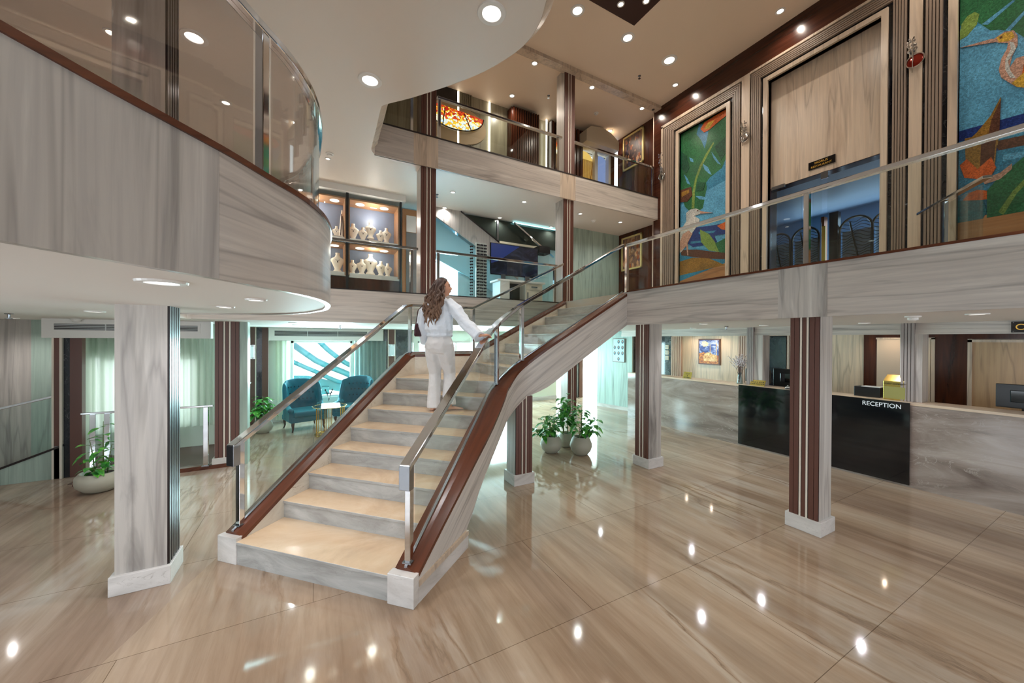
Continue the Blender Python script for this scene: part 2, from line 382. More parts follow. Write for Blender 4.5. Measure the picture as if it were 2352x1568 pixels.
# floor 3 slab with big curved edge
disc = [(1.72, 2.45), (1.811, 2.747), (1.881, 2.963), (1.895, 3.22), (1.829, 3.482), (1.675, 3.82), (1.476, 4.129), (1.289, 4.379), (1.046, 4.686), (.80, 4.96), (.765, 5.08), (.775, 5.5), (.784, 6.0), (.80, 6.25), (.88, 6.385)]
pre = [(-4.2, .9), (-1.2, .9), (.1, 1.1), (.9, 1.45), (1.4, 1.9)]
dpath = smooth_path(pre + disc)
slab3 = dpath + [(7.60, 6.42), (7.78, 6.42), (7.78, 9.2), (-4.2, 9.2)]
struct('floor.002', MB().prism(slab3, 5.2, 5.54), plain('upper_deck', (150, 130, 110), .4))
struct('ceiling.002', MB().prism(slab3, 5.02, 5.2), plain('mezzanine_ceiling', (222, 212, 202), .5))
def slant(path, z0, z1, o0, o1):
    mb = MB(); n = len(path); P = [Vector((x, y, 0)) for x, y in path]; A = []; B = []
    for i, p in enumerate(P):
        t = (P[min(i+1, n-1)]-P[max(i-1, 0)]).normalized(); s = Vector((t.y, -t.x, 0))
        A.append(p+s*o0+Vector((0, 0, z0))); B.append(p+s*o1+Vector((0, 0, z1)))
    for i in range(n-1):
        b0 = P[i]+Vector((0, 0, z1)); b1 = P[i+1]+Vector((0, 0, z1)); a0 = P[i]+Vector((0, 0, z0)); a1 = P[i+1]+Vector((0, 0, z0))
        mb.add([A[i], A[i+1], B[i+1], B[i], a0, a1, b1, b0], [(0, 1, 2, 3), (3, 2, 6, 7), (4, 5, 1, 0), (5, 4, 7, 6)])
    return mb
struct('trim_10', slant(dpath[:-4], 5.022, 5.14, .005, .10), ash_warm)
struct('trim_11', MB().box(.86, 6.37, 5.02, 1.50, 6.405, 5.55).box(1.93, 6.37, 5.02, 4.57, 6.405, 5.55).box(4.98, 6.37, 5.02, 7.58, 6.405, 5.55), ash_h)
struct('trim_12', MB().box(1.50, 6.368, 5.02, 1.93, 6.405, 5.55).box(4.57, 6.368, 5.02, 4.98, 6.405, 5.55), ash_warm)
struct('trim_13', MB().box(.86, 6.36, 5.55, 7.58, 6.41, 5.572), stripe_dark)
# top ceiling
struct('ceiling.003', MB().box(-4.2, -4.2, 7.80, 7.95, 8.6, 8.0), ceil_warm)
struct('trim_14', MB().box(1.0, 6.28, 7.73, 7.55, 6.46, 7.80), ash_warm)
struct('trim_15', MB().box(1.6, 3.1, 7.785, 5.17, 4.916, 7.80), plain('inset_brown', (52, 22, 14), .3))
# ---- right wall (restaurant side), levels 2-3
XW = 7.55
struct('wall_right', MB().box(7.66, 3.85, 2.79, 7.9, 6.5, 7.8).box(7.70, 2.268, 4.90, 7.9, 3.85, 7.8).box(7.66, -4.2, 2.79, 7.9, 2.268, 7.8), walnut)
struct('wall_light_block', MB().box(-4.2, -4.2, 2.45, 9.6, -4.05, 8.0), ash_v)  # unseen wall behind the camera, added to block world light up high
struct('wall_side', MB().box(9.4, -4.2, 0, 9.6, 10.6, 2.6), ash_v)
struct('wall_right.001', MB().box(XW+.005, -3, 7.30, 7.66, 6.5, 7.8).box(XW+.005, 6.26, 2.79, 7.66, 6.5, 7.30), walnut)
struct('wall_right.002', MB().box(7.76, 6.5, 2.79, 7.9, 7.97, 7.8), walnut_v)
struct('trim_16', MB().box(XW, 6.50, 2.79, 7.76, 6.525, 7.8), ash_warm)
def frame_set(tn, y1, y0, zt, fw, inner_y1, inner_y0, inner_z, zb, lfl, rfl):
    # outer ash border, dark reveal, ribbed flutes, inner ash frame; y1 = far side, y0 = near side
    ash = MB(); ribs = MB(); dk = MB()
    # dark reveal backing
    dk.box(XW+.03, y1, zb, 7.66, inner_y1+.0, zt).box(XW+.03, inner_y0, zb, 7.66, y0, zt).box(XW+.03, inner_y0, inner_z, 7.66, inner_y1, zt)
    n = 5
    oy1, oy0, oz = y1-.03, y0+.03, zt-.03
    iy1, iy0, iz = inner_y1+fw+.045, inner_y0-fw-.045, inner_z+fw+.045
    for k in range(n):
        a, b = k/n, (k+.72)/n
        ya, yb = oy1+(iy1-oy1)*a, oy1+(iy1-oy1)*b
        za, zb2 = oz+(iz-oz)*a, oz+(iz-oz)*b
        qa, qb = oy0+(iy0-oy0)*a, oy0+(iy0-oy0)*b
        ribs.box(XW-.012, ya, zb, XW+.035, yb, za)
        ribs.box(XW-.012, qa, zb, XW+.035, qb, za)
        ribs.box(XW-.012, yb, zb2, XW+.035, qb, za)
    ash.box(XW-.015, inner_y1, zb, 7.66, inner_y1+fw, inner_z+fw).box(XW-.015, inner_y0-fw, zb, 7.66, inner_y0, inner_z+fw).box(XW-.015, inner_y0, inner_z, 7.66, inner_y1, inner_z+fw)
    t = tag(ribs.build('trim_%d' % tn, flute), kind='structure')
    tag(dk.build('trim_%d' % (tn+1), blackmar), kind='structure'); tag(ash.build('trim_%d' % (tn+2), ash_warm), kind='structure')
frame_set(17, 6.22, 4.33, 7.22, .075, 5.78, 4.64, 6.88, 2.79, 0, 0)
frame_set(20, 4.175, 1.968, 7.25, .075, 3.85, 2.268, 6.93, 2.79, 0, 0)
frame_set(23, 1.839, -.95, 7.25, .085, 1.513, -.35, 6.93, 2.79, 0, 0)
struct('trim_26', MB().box(XW-.01, 6.22, 2.79, 7.66, 6.275, 7.26).box(XW-.01, 4.33, 7.22, 7.66, 6.275, 7.285).box(XW-.01, 4.175, 2.79, 7.66, 4.33, 7.285)
       .box(XW-.01, 1.968, 7.25, 7.66, 4.175, 7.29).box(XW-.01, 1.839, 2.79, 7.66, 1.968, 7.29).box(XW-.01, -1.5, 7.25, 7.66, 1.839, 7.29).box(XW-.01, -1.6, 2.79, 7.66, -.95, 7.29), ash_warm)
struct('wall_right.003', MB().box(7.68, 2.268, 4.905, 7.70, 3.85, 6.93), ash_warm)
# restaurant room beyond
pale = plain('restaurant_wall', (128, 156, 184), .6)
struct('wall_restaurant', MB().box(10.6, -.5, 2.79, 10.7, 6, 5.6).box(7.9, 5.9, 2.79, 10.7, 6.0, 5.6).box(7.9, -.6, 2.79, 10.7, -.5, 5.6), pale)
struct('floor.003', MB().box(7.58, -.6, 2.6, 10.7, 6, 2.788), plain('restaurant_floor', (90, 84, 80), .3))
struct('ceiling.004', MB().box(7.9, -.6, 4.98, 10.7, 6, 5.1), plain('restaurant_ceiling', (150, 168, 190), .5))
# ---- level 2 back walls
lightblue = plain('lounge_wall_blue', (168, 200, 206), .6)
struct('wall_back', MB().box(6.1, 7.90, 2.79, 7.76, 8.0, 5.02), ash_green)
struct('wall_back.001', MB().box(-4.2, 8.62, 2.79, 2.2, 8.72, 5.02).box(3.05, 8.42, 2.79, 6.1, 8.52, 5.02).box(2.2, 8.62, 3.95, 3.05, 8.72, 5.02), lightblue)
# ---- level 3 back walls
pan = wood('panel_grey_ash', (136, 128, 108), (160, 152, 128), (178, 170, 146), True)
struct('wall_back.002', MB().box(3.31, 8.2, 5.55, 6.47, 8.3, 7.8).box(2.2, 8.2, 5.55, 3.31, 8.3, 7.8).box(-4.2, 8.2, 5.55, 2.2, 8.3, 7.8).box(6.47, 8.2, 7.3, 7.76, 8.3, 7.8), pan)
# ---- lower level walls
pale_green = plain('lounge_paint', (212, 222, 210), .6)
struct('wall_lounge', MB().box(-.95, 10.45, 0, -.49, 10.6, 2.27).box(.89, 10.45, 0, 2.6, 10.6, 2.27).box(2.6, 10.45, 0, 6.1, 10.6, .5).box(2.6, 10.45, 1.95, 6.1, 10.6, 2.27).box(6.1, 10.45, 0, 7.3, 10.6, 2.27).box(-.49, 10.45, 0, .89, 10.6, .52).box(-.49, 10.45, 1.945, .89, 10.6, 2.27), pale_green)
struct('baseboard_lounge', MB().box(-.95, 10.42, 0, .9, 10.45, .12), plinth_m)
struct('wall_lounge.001', MB().box(6.2, 10.30, 0, 7.28, 10.4, 2.27), plain('far_paint', (222, 230, 214), .6))
struct('baseboard_far', MB().box(6.2, 10.27, 0, 7.28, 10.30, .12), plinth_m)
w = MB(); w.ext([(7.633, 8.65, .0), (7.87, 7.48, .0), (7.93, 7.49, 0), (7.69, 8.66, 0)], (0, 0, 2.27))
struct('wall_green', w, wood('ash_mint', (172, 200, 192), (190, 216, 208), (206, 228, 220), True))
struct('baseboard_green', MB().ext([(7.620, 8.65, 0), (7.857, 7.47, 0), (7.88, 7.48, 0), (7.643, 8.66, 0)], (0, 0, .10)), plinth_m)
struct('wall_pier', MB().box(7.88, 7.50, 0, 8.14, 7.62, 2.27), blackmar)
struct('wall_pier.001', MB().box(7.98, 10.18, 0, 8.30, 10.3, 2.27), blackmar)
struct('trim_27', MB().box(8.16, 10.16, 0, 8.32, 10.18, 2.27), stripe_brown)
# left stair-well side
struct('wall_left', MB().box(-4.2, 8.22, 0, -3.70, 8.32, 2.27).box(-4.3, 3.4, 0, -4.2, 10.7, 8).box(-4.3, -4.2, 0, -4.2, -.2, 8).box(-4.3, -.2, 2.1, -4.2, 3.4, 8).box(-4.3, -.2, 0, -4.2, 3.4, .35), ash_v)
struct('wall_left.001', MB().box(-3.70, 8.2, 0, -3.20, 8.28, 2.27), ash_green)
struct('wall_left.002', MB().box(-3.25, 8.75, 0, -1.45, 8.85, .42).box(-3.25, 8.75, 1.66, -1.45, 8.85, 2.27).box(-1.89, 8.75, .42, -1.45, 8.85, 1.66).box(-1.50, 8.75, 0, -1.45, 10.5, 2.27).box(-3.3, 8.2, 0, -3.25, 8.8, 2.27), pale_green)
struct('floor.004', MB().box(-2.94, 7.24, 0, -1.45, 8.75, .006), plain('stairwell_carpet', (86, 66, 56), .8))
# right side, reception back wall x = 9.2
XB = 9.2
mb = MB()
struct('wall_reception', MB().box(XB, -3, 0, XB+.2, 10.6, 2.4), wood('ash_reception', (204, 178, 152), (222, 198, 172), (232, 212, 190), True))
struct('wall_reception.001', MB().box(XB-.02, 7.22, 0, XB, 8.2, 2.27).box(XB-.03, 4.26, 0, XB, 4.74, 2.12), blackmar)
fl = MB()
for (a, b, n) in ((7.22, 6.87, 5), (5.30, 5.02, 5), (4.24, 4.08, 3)):
    for i in range(n):
        ya = a+(b-a)*i/n; fl.box(XB-.035, ya, 0, XB, ya+(b-a)/n*.72, 2.12)
struct('trim_28', fl, plain('flute_rose', (190, 160, 142), .4))
struct('trim_29', MB().box(XB-.03, 1.70, 0, XB, 2.96, 2.2).box(XB-.03, -3, 2.05, XB, 1.70, 2.2), walnut_v)
struct('door_1', MB().box(XB-.05, 2.46, 0, XB-.03, 2.77, 2.045).box(XB-.05, 2.10, 0, XB-.03, 2.46, 2.045), plain('beige_door', (206, 186, 166), .45))
struct('door_2', MB().box(XB-.045, -.2, 0, XB-.03, 1.66, 2.0), wood('ash_tan', (170, 138, 104), (192, 160, 124), (206, 178, 144), True))
struct('trim_30', MB().box(XB-.06, 1.655, 0, XB-.03, 1.70, 2.05).box(XB-.06, -.3, 2.0, XB-.03, 1.70, 2.04).box(XB-.06, 2.05, 0, XB-.03, 2.09, 2.07).box(XB-.06, 2.05, 2.045, XB-.03, 2.78, 2.075), ash_warm)
# header over the counter
XH = 7.385
struct('trim_31', MB().box(XH, -3, 2.11, XH+.35, 7.4, 2.262), ash_h)
struct('trim_32', MB().box(XH-.012, -3, 2.105, XH, 7.4, 2.175), ash_h)
def header_pier(n, y0, y1, yp):
    f = MB()
    for i in range(4):
        a = y0+(y1-y0)*i/4; f.box(XH-.05, a, 1.165, XH, a+(y1-y0)/4*.8, 2.262)
    tag(f.build('trim_%d' % n, plain('flute_grey', (150, 140, 136), .35)), kind='structure')
    struct('trim_%d' % (n+1), MB().box(XH-.015, y0, 1.165, XH+.22, y1+.01, 2.262).box(XH-.02, yp, 1.165, XH+.22, y0, 2.11), ash_v)
header_pier(33, 3.962, 4.084, 3.81)
header_pier(35, 1.838, 1.975, 1.765)

# ---- windows
def win(n, x0, x1, y, z0, z1, fr, mullions=()):
    f = MB(); d = .05
    f.box(x0, y-.03, z0, x0+d, y+.05, z1).box(x1-d, y-.03, z0, x1, y+.05, z1).box(x0, y-.03, z0, x1, y+.05, z0+d).box(x0, y-.03, z1-d, x1, y+.05, z1)
    for m in mullions: f.box(m-.02, y-.02, z0, m+.02, y+.04, z1)
    o = tag(f.build('window_%d' % n, fr), kind='structure')
    MB().box(x0+d, y, z0+d, x1-d, y+.008, z1-d).build('pane', clear_glass, o)
win(1, -.49, .89, 10.52, .52, 1.945, white_gloss)
win(2, 7.9, 9.1, 10.45, .1, 2.2, white_gloss)
win(3, -3.18, -1.89, 8.8, .42, 1.66, white_gloss, (-2.5,))
win(6, 2.6, 6.1, 10.52, .5, 1.95, white_gloss, (3.75, 4.9))
win(4, 2.2, 3.05, 8.66, 2.85, 3.95, white_gloss)
# view outside: bright sky and river bank far beyond the panes
f_ = MB()
for y in (-.2, 1.0, 2.2, 3.36): f_.box(-4.26, y, .35, -4.2, y+.04, 2.1)
f_.box(-4.26, -.2, .35, -4.2, 3.4, .4).box(-4.26, -.2, 2.05, -4.2, 3.4, 2.1)
w5 = struct('window_5', f_, white_gloss); MB().box(-4.24, -.18, .38, -4.232, 3.38, 2.08).build('pane', clear_glass, w5)  # unseen window frame, added around the side fill light
struct('sky_outside', MB().box(-7, 24, -3, 14, 24.1, 9), sky_m)

struct('floor.005', MB().box(-3, 10.7, -.2, 7, 14, -.02), plain('quay_stone', (190, 186, 176), .8))
# teal fan-shaped metal arms and river bank outside the lounge window
fan = thing('outdoor_sculpture', 'teal fan of curved metal arms outside the lounge window', 'sculpture', (.9, 12, 0))
teal_m = plain('teal_metal', (40, 112, 122), .4)
for arm, r0 in (([(-.52, 1.84), (-.24, 1.61), (.06, 1.37), (.37, 1.2), (.7, 1.05), (1.08, .86)], .085), ([(.05, 2.02), (.14, 1.92), (.35, 1.69), (.59, 1.48), (.8, 1.31), (1.08, 1.14)], .07), ([(-.6, 1.39), (-.51, 1.35), (-.22, 1.19), (.06, 1.05), (.37, .87), (.59, .76), (1.08, .6)], .06)):
    MB().tube([(x, 12, z) for x, z in arm], r0, 8).build('arm', teal_m, fan, smooth=True)
MB().box(.2, 12.0, -.02, .4, 12.2, .6).build('foot', teal_m, fan)
MB().ext([(x, 12.1, z) for x, z in [(-.7, .96), (-.14, .93), (.3, .80), (1.1, .62), (1.1, .34), (.3, .52), (-.7, .66)]], (0, .15, 0)).build('base_arc', teal_m, fan)
# ================================================================ columns
def column(label, x0, y0, w, d, z0, z1, face, base=True, narrow=False, group=None, front=None):
    t = thing('column', label, 'column', (x0+w/2, y0+d/2, z0), 0, group)
    MB().box(x0, y0, z0, x0+w, y0+d, z1).build('shaft', front or ash_v, t)
    br = MB(); wh = MB(); dk = MB(); e = .014
    # pattern along the face: (start, end, kind)
    if narrow: pat = [(i/5.0+.02, i/5.0+.155, 'd') for i in range(5)]
    else: pat = [(.02, .15, 'b'), (.165, .33, 'b'), (.36, .42, 'w'), (.44, .56, 'b'), (.58, .64, 'w'), (.67, .83, 'b'), (.845, .98, 'b')]
    def put(m, a, b, th):
        if face == '-y': m.box(x0+w*a, y0-th, z0, x0+w*b, y0, z1)
        elif face == '-x': m.box(x0-th, y0+d*a, z0, x0, y0+d*b, z1)
        elif face == '+x': m.box(x0+w, y0+d*a, z0, x0+w+th, y0+d*b, z1)
    put(dk, .01, .99, .004)
    for a, b, k in pat: put(wh if k == 'w' else br, a, b, e if k != 'w' else e+.004)
    dk.build('panel_backing', stripe_dark, t)
    br.build('ribbed_panel', stripe_dark if narrow else stripe_brown, t)
    if wh.v: wh.build('white_strip', stripe_white, t)
    if base: MB().box(x0-.028, y0-.028, z0, x0+w+.028, y0+d+.028, z0+.15).build('plinth', plinth_m, t, bevel=.004)
    return t
column('pale wood column beside the reception desk, brown striped side, nearest the camera on the right', 4.565, 1.81, .26, .27, 0, 2.262, '-x')
column('pale wood column with brown striped side beneath the end of the bridge, left of the painting', 4.60, 4.02, .28, .27, 0, 2.262, '-x')
column('slim column with brown striped front standing under the curved stair flight', 2.43, 4.397, .27, .25, 0, 1.22, '-y')
column('striped column rising behind the three potted plants', 5.37, 7.13, .26, .27, 0, 2.262, '-y')
column('large pale wood column in the left foreground below the curved balcony', -1.362, 3.972, .31, .28, 0, 2.262, '+x', narrow=True)
column('column with brown and white stripes at the left, behind the foreground column', -1.345, 7.155, .31, .28, 0, 2.262, '-y')
column('pale column on the curved balcony seen through its glass, top left', -1.372, 3.955, .31, .30, 2.79, 5.02, '+x', base=False, narrow=True)
column('striped column on the middle deck directly above the woman', 1.635, 6.42, .275, .28, 2.79, 5.02, '-y', base=False)
column('striped column on the middle deck at the head of the stairs', 4.69, 6.42, .275, .28, 2.79, 5.02, '-y', base=False)
column('striped column on the top deck beside the curved ceiling edge', 1.635, 6.42, .275, .28, 5.55, 7.8, '-y', base=False)
column('striped column on the top deck rising free to the top ceiling', 4.705, 6.42, .275, .28, 5.55, 7.8, '-y', base=False)

# ================================================================ staircase
q2 = math.sqrt(.5)
def ST(s, t): return ((s+t)*q2, (s-t)*q2)
TL, TLm, TLo, TR = -3.25, -3.36, -3.46, -1.67
stair = thing('staircase', 'marble staircase with red wood capped stringers climbing from the lobby to the bridge', 'staircase', (*ST(2.41, -2.46), 0))
sS = [2.41, 2.88, 3.19, 3.51, 3.83, 4.155, 4.48, 4.80]; sZ = [.205, .375, .55, .725, .9, 1.075, 1.25, 1.425]
def two_tone(mb):
    mb.m = [0 if k == 1 else 1 for k in range(len(mb.m))]; return mb
for i in range(8):
    s0, z = sS[i], sZ[i]; s1 = sS[i+1]+.01 if i < 7 else None; zp = sZ[i-1] if i else 0
    tr = TR
    if s1:
        poly = [ST(s0-.012, TL), ST(s0-.012, tr), ST(s1, tr), ST(s1, TL)]
    else:
        poly = [ST(s0-.012, TL), (1.455, 6.05), (2.54, 6.05), (2.54, 4.6), (2.36, 4.585), (2.245, 4.54), ST(s0-.012, TR-.0)]
    two_tone(MB().prism(poly, z-.028, z)).build('tread', [tread_m, riser_m], stair, bevel=.004)
    MB().prism([ST(s0, TL), ST(s0, tr), ST(s0+.02, tr), ST(s0+.02, TL)], zp, z-.028).build('riser', riser_m, stair)
uX = [2.53+.2957*k for k in range(8)]; uZ = [1.425+.1706*(k+1) for k in range(8)]
for i in range(8):
    x0, z = uX[i], uZ[i]; zp = uZ[i-1] if i else 1.425
    x1 = uX[i+1]+.01 if i < 7 else 4.72
    mbx = MB().prism([(x0-.012, 4.6), (x1, 4.6), (x1, 6.05), (x0-.012, 6.05)], z-.028, z); two_tone(mbx).build('tread', [tread_m, riser_m], stair, bevel=.004)
    MB().box(x0, 4.6, zp, x0+.02, 6.05, z-.028).build('riser', riser_m, stair)
# right stringer stations: inner, middle, outer points, cap height, soffit height
def RS(s, tm, to, z, zb): return (ST(s, TR), ST(s, tm), ST(s, to), z, zb)
cz = lambda s: .245+.547*(s-2.45)
rst = [RS(2.45, -1.572, -1.47, cz(2.45), 0), RS(2.86, -1.58, -1.450, cz(2.86), 0), RS(3.262, -1.588, -1.425, cz(3.262), 0), RS(3.266, -1.588, -1.425, cz(3.266), .17),
       RS(3.38, -1.59, -1.42, cz(3.38), .25), RS(3.55, -1.594, -1.41, cz(3.55), .42), RS(3.72, -1.598, -1.398, cz(3.72), .56), RS(3.93, -1.603, -1.39, cz(3.93), .69), RS(4.16, -1.609, -1.392, cz(4.16), .81),
       RS(4.40, -1.615, -1.40, 1.312, .92),
       ((2.06, 4.41), (2.09, 4.33), (2.20, 4.185), 1.395, .97), ((2.15, 4.48), (2.17, 4.385), (2.275, 4.245), 1.452, 1.01), ((2.27, 4.545), (2.29, 4.44), (2.37, 4.315), 1.528, 1.06),
       ((2.40, 4.585), (2.42, 4.48), (2.47, 4.36), 1.61, 1.12), ((2.56, 4.60), (2.58, 4.498), (2.62, 4.387), 1.71, 1.21)]
for X in (2.95, 3.3, 3.7, 4.1, 4.50):
    rst.append(((X, 4.60), (X, 4.50), (X, 4.39), 2.785-.56*(4.50-X), 2.25-.598*(4.50-X)))
def P3(p, z): return (p[0], p[1], z)
def refine(st, k=3):
    out = []
    def lerp(a, b, t): return (a[0]+(b[0]-a[0])*t, a[1]+(b[1]-a[1])*t)
    n = len(st)
    def cr(a, b, c, d, t): return .5*((2*b)+(c-a)*t+(2*a-5*b+4*c-d)*t*t+(3*b-a-3*c+d)*t**3)
    for i in range(n-1):
        A, B, C, D = st[max(i-1, 0)], st[i], st[i+1], st[min(i+2, n-1)]
        for j in range(k):
            t = j/k
            if i < 7 or i > n-5:
                o = (lerp(B[0], C[0], t), lerp(B[1], C[1], t), lerp(B[2], C[2], t), B[3]+(C[3]-B[3])*t, B[4]+(C[4]-B[4])*t)
            else:
                o = tuple((cr(A[m][0], B[m][0], C[m][0], D[m][0], t), cr(A[m][1], B[m][1], C[m][1], D[m][1], t)) for m in range(3)) + (cr(A[3], B[3], C[3], D[3], t), cr(A[4], B[4], C[4], D[4], t))
            out.append(o)
    out.append(st[-1]); return out
rs = refine(rst)
def stringer(st, name, mat, parent, ch=.06):
    vs = []; fs = []
    for a, m, b, z, zb in st: vs += [P3(a, z-ch), P3(b, z-ch), P3(b, zb), P3(a, zb)]
    for i in range(len(st)-1):
        for k in range(4): fs.append((i*4+k, i*4+(k+1) % 4, (i+1)*4+(k+1) % 4, (i+1)*4+k))
    n = len(st); fs += [(3, 2, 1, 0), tuple(range(4*n-4, 4*n))]
    return MB().add(vs, fs).build(name, mat, parent)
def lerp2(a, b, t): return (a[0]+(b[0]-a[0])*t, a[1]+(b[1]-a[1])*t)
def cap(st, name, parent, over=.012, ch=.062):
    # wooden cap: sloping shoulders with a raised middle rib
    prof = [(-.0-over, -ch), (-over, -.022), (.30, .0), (.42, .012), (.58, .012), (.70, .0), (1+over, -.022), (1+over, -ch)]
    vs = []; fs = []; m = len(prof)
    for a, mid, b, z, zb in st:
        W_ = (Vector(b)-Vector(a)).length
        for u_, dz in prof:
            # keep the rib over the middle line
            k = ((Vector(mid)-Vector(a)).length/W_)
            uu = u_*k/.5 if 0 <= u_ <= .5 else (k+(u_-.5)*(1-k)/.5 if .5 < u_ <= 1 else u_)
            p = lerp2(a, b, uu); vs.append(P3(p, z+dz))
    for i in range(len(st)-1):
        for k in range(m): fs.append((i*m+k, i*m+(k+1) % m, (i+1)*m+(k+1) % m, (i+1)*m+k))
    fs += [tuple(range(m))[::-1], tuple(range(m*(len(st)-1), m*len(st)))]
    return MB().add(vs, fs).build(name, redwood, parent)
def channel(st, parent):
    p = [Vector(P3(m, z+.015)) for a, m, b, z, zb in st]
    return MB().bar(p, .024, .016).build('glass_channel', steel, parent)
stringer(rs, 'stringer', ash_slope, stair); cap(rs, 'stringer_cap', stair); channel(rs, stair)
lst = []
for s in (2.45, 3.0, 3.8, 4.6, 5.20):
    lst.append((ST(s, TL), ST(s, TLm), ST(s, TLo), cz(s), max(0, cz(s)-1.0)))
C0 = ((1.455, 6.05), (1.41, 6.16), (1.37, 6.26), 1.775, .95)
lst.append(C0)
ls1 = lst
ls2 = [C0, ((2.50, 6.05), (2.50, 6.16), (2.50, 6.26), 1.775, 1.15)]
ls3 = [ls2[1]] + [((X, 6.05), (X, 6.16), (X, 6.26), 1.775+.507*(X-2.50), 1.15+.55*(X-2.5)) for X in (3.0, 3.5, 4.0, 4.50)]
for L in (ls1, ls2, ls3): stringer(L, 'stringer', string_m, stair); cap(L, 'stringer_cap', stair); channel(L, stair)
# soffit under lower and upper flight
sof = []
for s in (3.28, 3.6, 4.0, 4.4):
    zb = {3.28: .18, 3.6: .47, 4.0: .73, 4.4: .92}[s]; sof.append((ST(s, TL), ST(s, TR), zb))
sof += [((1.6, 6.04), (2.25, 4.53), .99), ((2.55, 6.04), (2.55, 4.59), 1.10)] + [((X, 6.04), (X, 4.59), 2.25-.598*(4.50-X)+.02) for X in (3.0, 3.7, 4.48)]
m = MB(); vs = []; fs = []
for a, b, z in sof: vs += [P3(a, z), P3(b, z), P3(b, z+.05), P3(a, z+.05)]
for i in range(len(sof)-1):
    for k in range(4): fs.append((i*4+k, i*4+(k+1) % 4, (i+1)*4+(k+1) % 4, (i+1)*4+k))
m.add(vs, fs).build('soffit', ash_h, stair)
# end blocks and skirting
MB().prism([ST(2.385, -1.69), ST(2.385, -1.462), ST(2.46, -1.462), ST(2.46, -1.69)], 0, .232).build('newel_block', plinth_m, stair, bevel=.004)
MB().prism([ST(2.40, -3.475), ST(2.40, -3.25), ST(2.46, -3.25), ST(2.46, -3.475)], 0, .232).build('newel_block', plinth_m, stair, bevel=.004)
sk = MB()
sk.prism([ST(2.46, -1.462), ST(3.262, -1.405), ST(3.262, -1.43), ST(2.46, -1.475)], 0, .125)
sk.build('skirting', plinth_m, stair)
MB().prism([ST(2.46, -1.458), ST(3.262, -1.40), ST(3.262, -1.43), ST(2.46, -1.475)], .125, .168).build('skirting_ledge', ash_warm, stair)

# ================================================================ railings
RH = .785
def railing(label, path, posts, glass, w=.075, h=.042, group=None, endcap=None, gh=None, start_drop=False, base=None, postw=.05, gth=.010, gm=None):
    p0 = path[0]
    t = thing('glass_railing', label, 'railing', (p0[0], p0[1], base if base is not None else p0[2]-RH), 0, group)
    MB().bar(path, w, h).build('handrail', chrome, t, bevel=.006)
    if start_drop:
        d = (Vector(path[1])-Vector(path[0])); d.z = 0; d.normalize(); s = Vector((d.y, -d.x, 0))
        a = Vector(path[0])
        q = [a-d*.005-s*w/2, a-d*.005+s*w/2, a+d*.06+s*w/2, a+d*.06-s*w/2]
        MB().ext([(v.x, v.y, a.z+.018) for v in q], (0, 0, -.185)).build('rail_return', steel, t, bevel=.003)
    for (x, y, z0, z1, ang) in posts:
        d = Vector((math.cos(ang), math.sin(ang), 0)); s = Vector((d.y, -d.x, 0)); a = Vector((x, y, 0)); k = postw/2
        q = [a-d*k-s*k, a-d*k+s*k, a+d*k+s*k, a+d*k-s*k]
        po = MB().ext([(v.x, v.y, z0) for v in q], (0, 0, z1-z0)).build('post', chrome, t, bevel=.004)
        k *= 1.5; q = [a-d*k-s*k, a-d*k+s*k, a+d*k+s*k, a+d*k-s*k]
        MB().ext([(v.x, v.y, z0) for v in q], (0, 0, .012)).build('post_flange', steel, po)
    for g in glass:
        vs = []; fs = []; n = len(g)
        for i, (x, y, zb, zt) in enumerate(g):
            a = Vector((g[max(i-1, 0)][0], g[max(i-1, 0)][1], 0)); b = Vector((g[min(i+1, n-1)][0], g[min(i+1, n-1)][1], 0))
            d = (b-a).normalized(); s = Vector((d.y, -d.x, 0))*gth/2; p = Vector((x, y, 0))
            for sg, zz in ((-1, zb), (1, zb), (1, zt), (-1, zt)): q = p+s*sg; vs.append((q.x, q.y, zz))
        for i in range(n-1):
            for k in range(4): fs.append((i*4+k, i*4+(k+1) % 4, (i+1)*4+(k+1) % 4, (i+1)*4+k))
        fs += [(3, 2, 1, 0), tuple(range(4*n-4, 4*n))]
        MB().add(vs, fs).build('glass_panel', gm or rail_glass, t)
    return t
A45 = math.pi/4
rp = [(*m, z+RH) for a, m, b, z, zb in rs]
gl = [(m[0], m[1], z+.02, z+RH-.02) for a, m, b, z, zb in rs]
def near(x, y): return min(range(len(rs)), key=lambda i: (rs[i][1][0]-x)**2+(rs[i][1][1]-y)**2)
i2, i3 = near(2.12, 4.36), near(2.57, 4.5)
ps = [(*ST(2.50, -1.574), cz(2.5)-.0, cz(2.5)+RH, A45)] + [(*rs[i][1], rs[i][3], rs[i][3]+RH, a) for i, a in ((i2, .6), (i3, 0.1))]
rp[0] = (*ST(2.45, -1.572), cz(2.45)+RH)
railing('curving chrome and glass stair railing held by the woman, right side', [( *ST(2.43, -1.572), cz(2.43)+RH)]+rp[1:], ps, [gl[1:i2], gl[i2:i3], gl[i3:]], start_drop=True, base=.245, w=.092, h=.05)
lp = [(*m, z+RH) for a, m, b, z, zb in ls1] + [(*m, z+RH) for a, m, b, z, zb in ls2[1:]] + [(*ls3[-1][1], 3.555)]
def G(L): return [(m[0], m[1], z+.02, z+RH-.02) for a, m, b, z, zb in L]
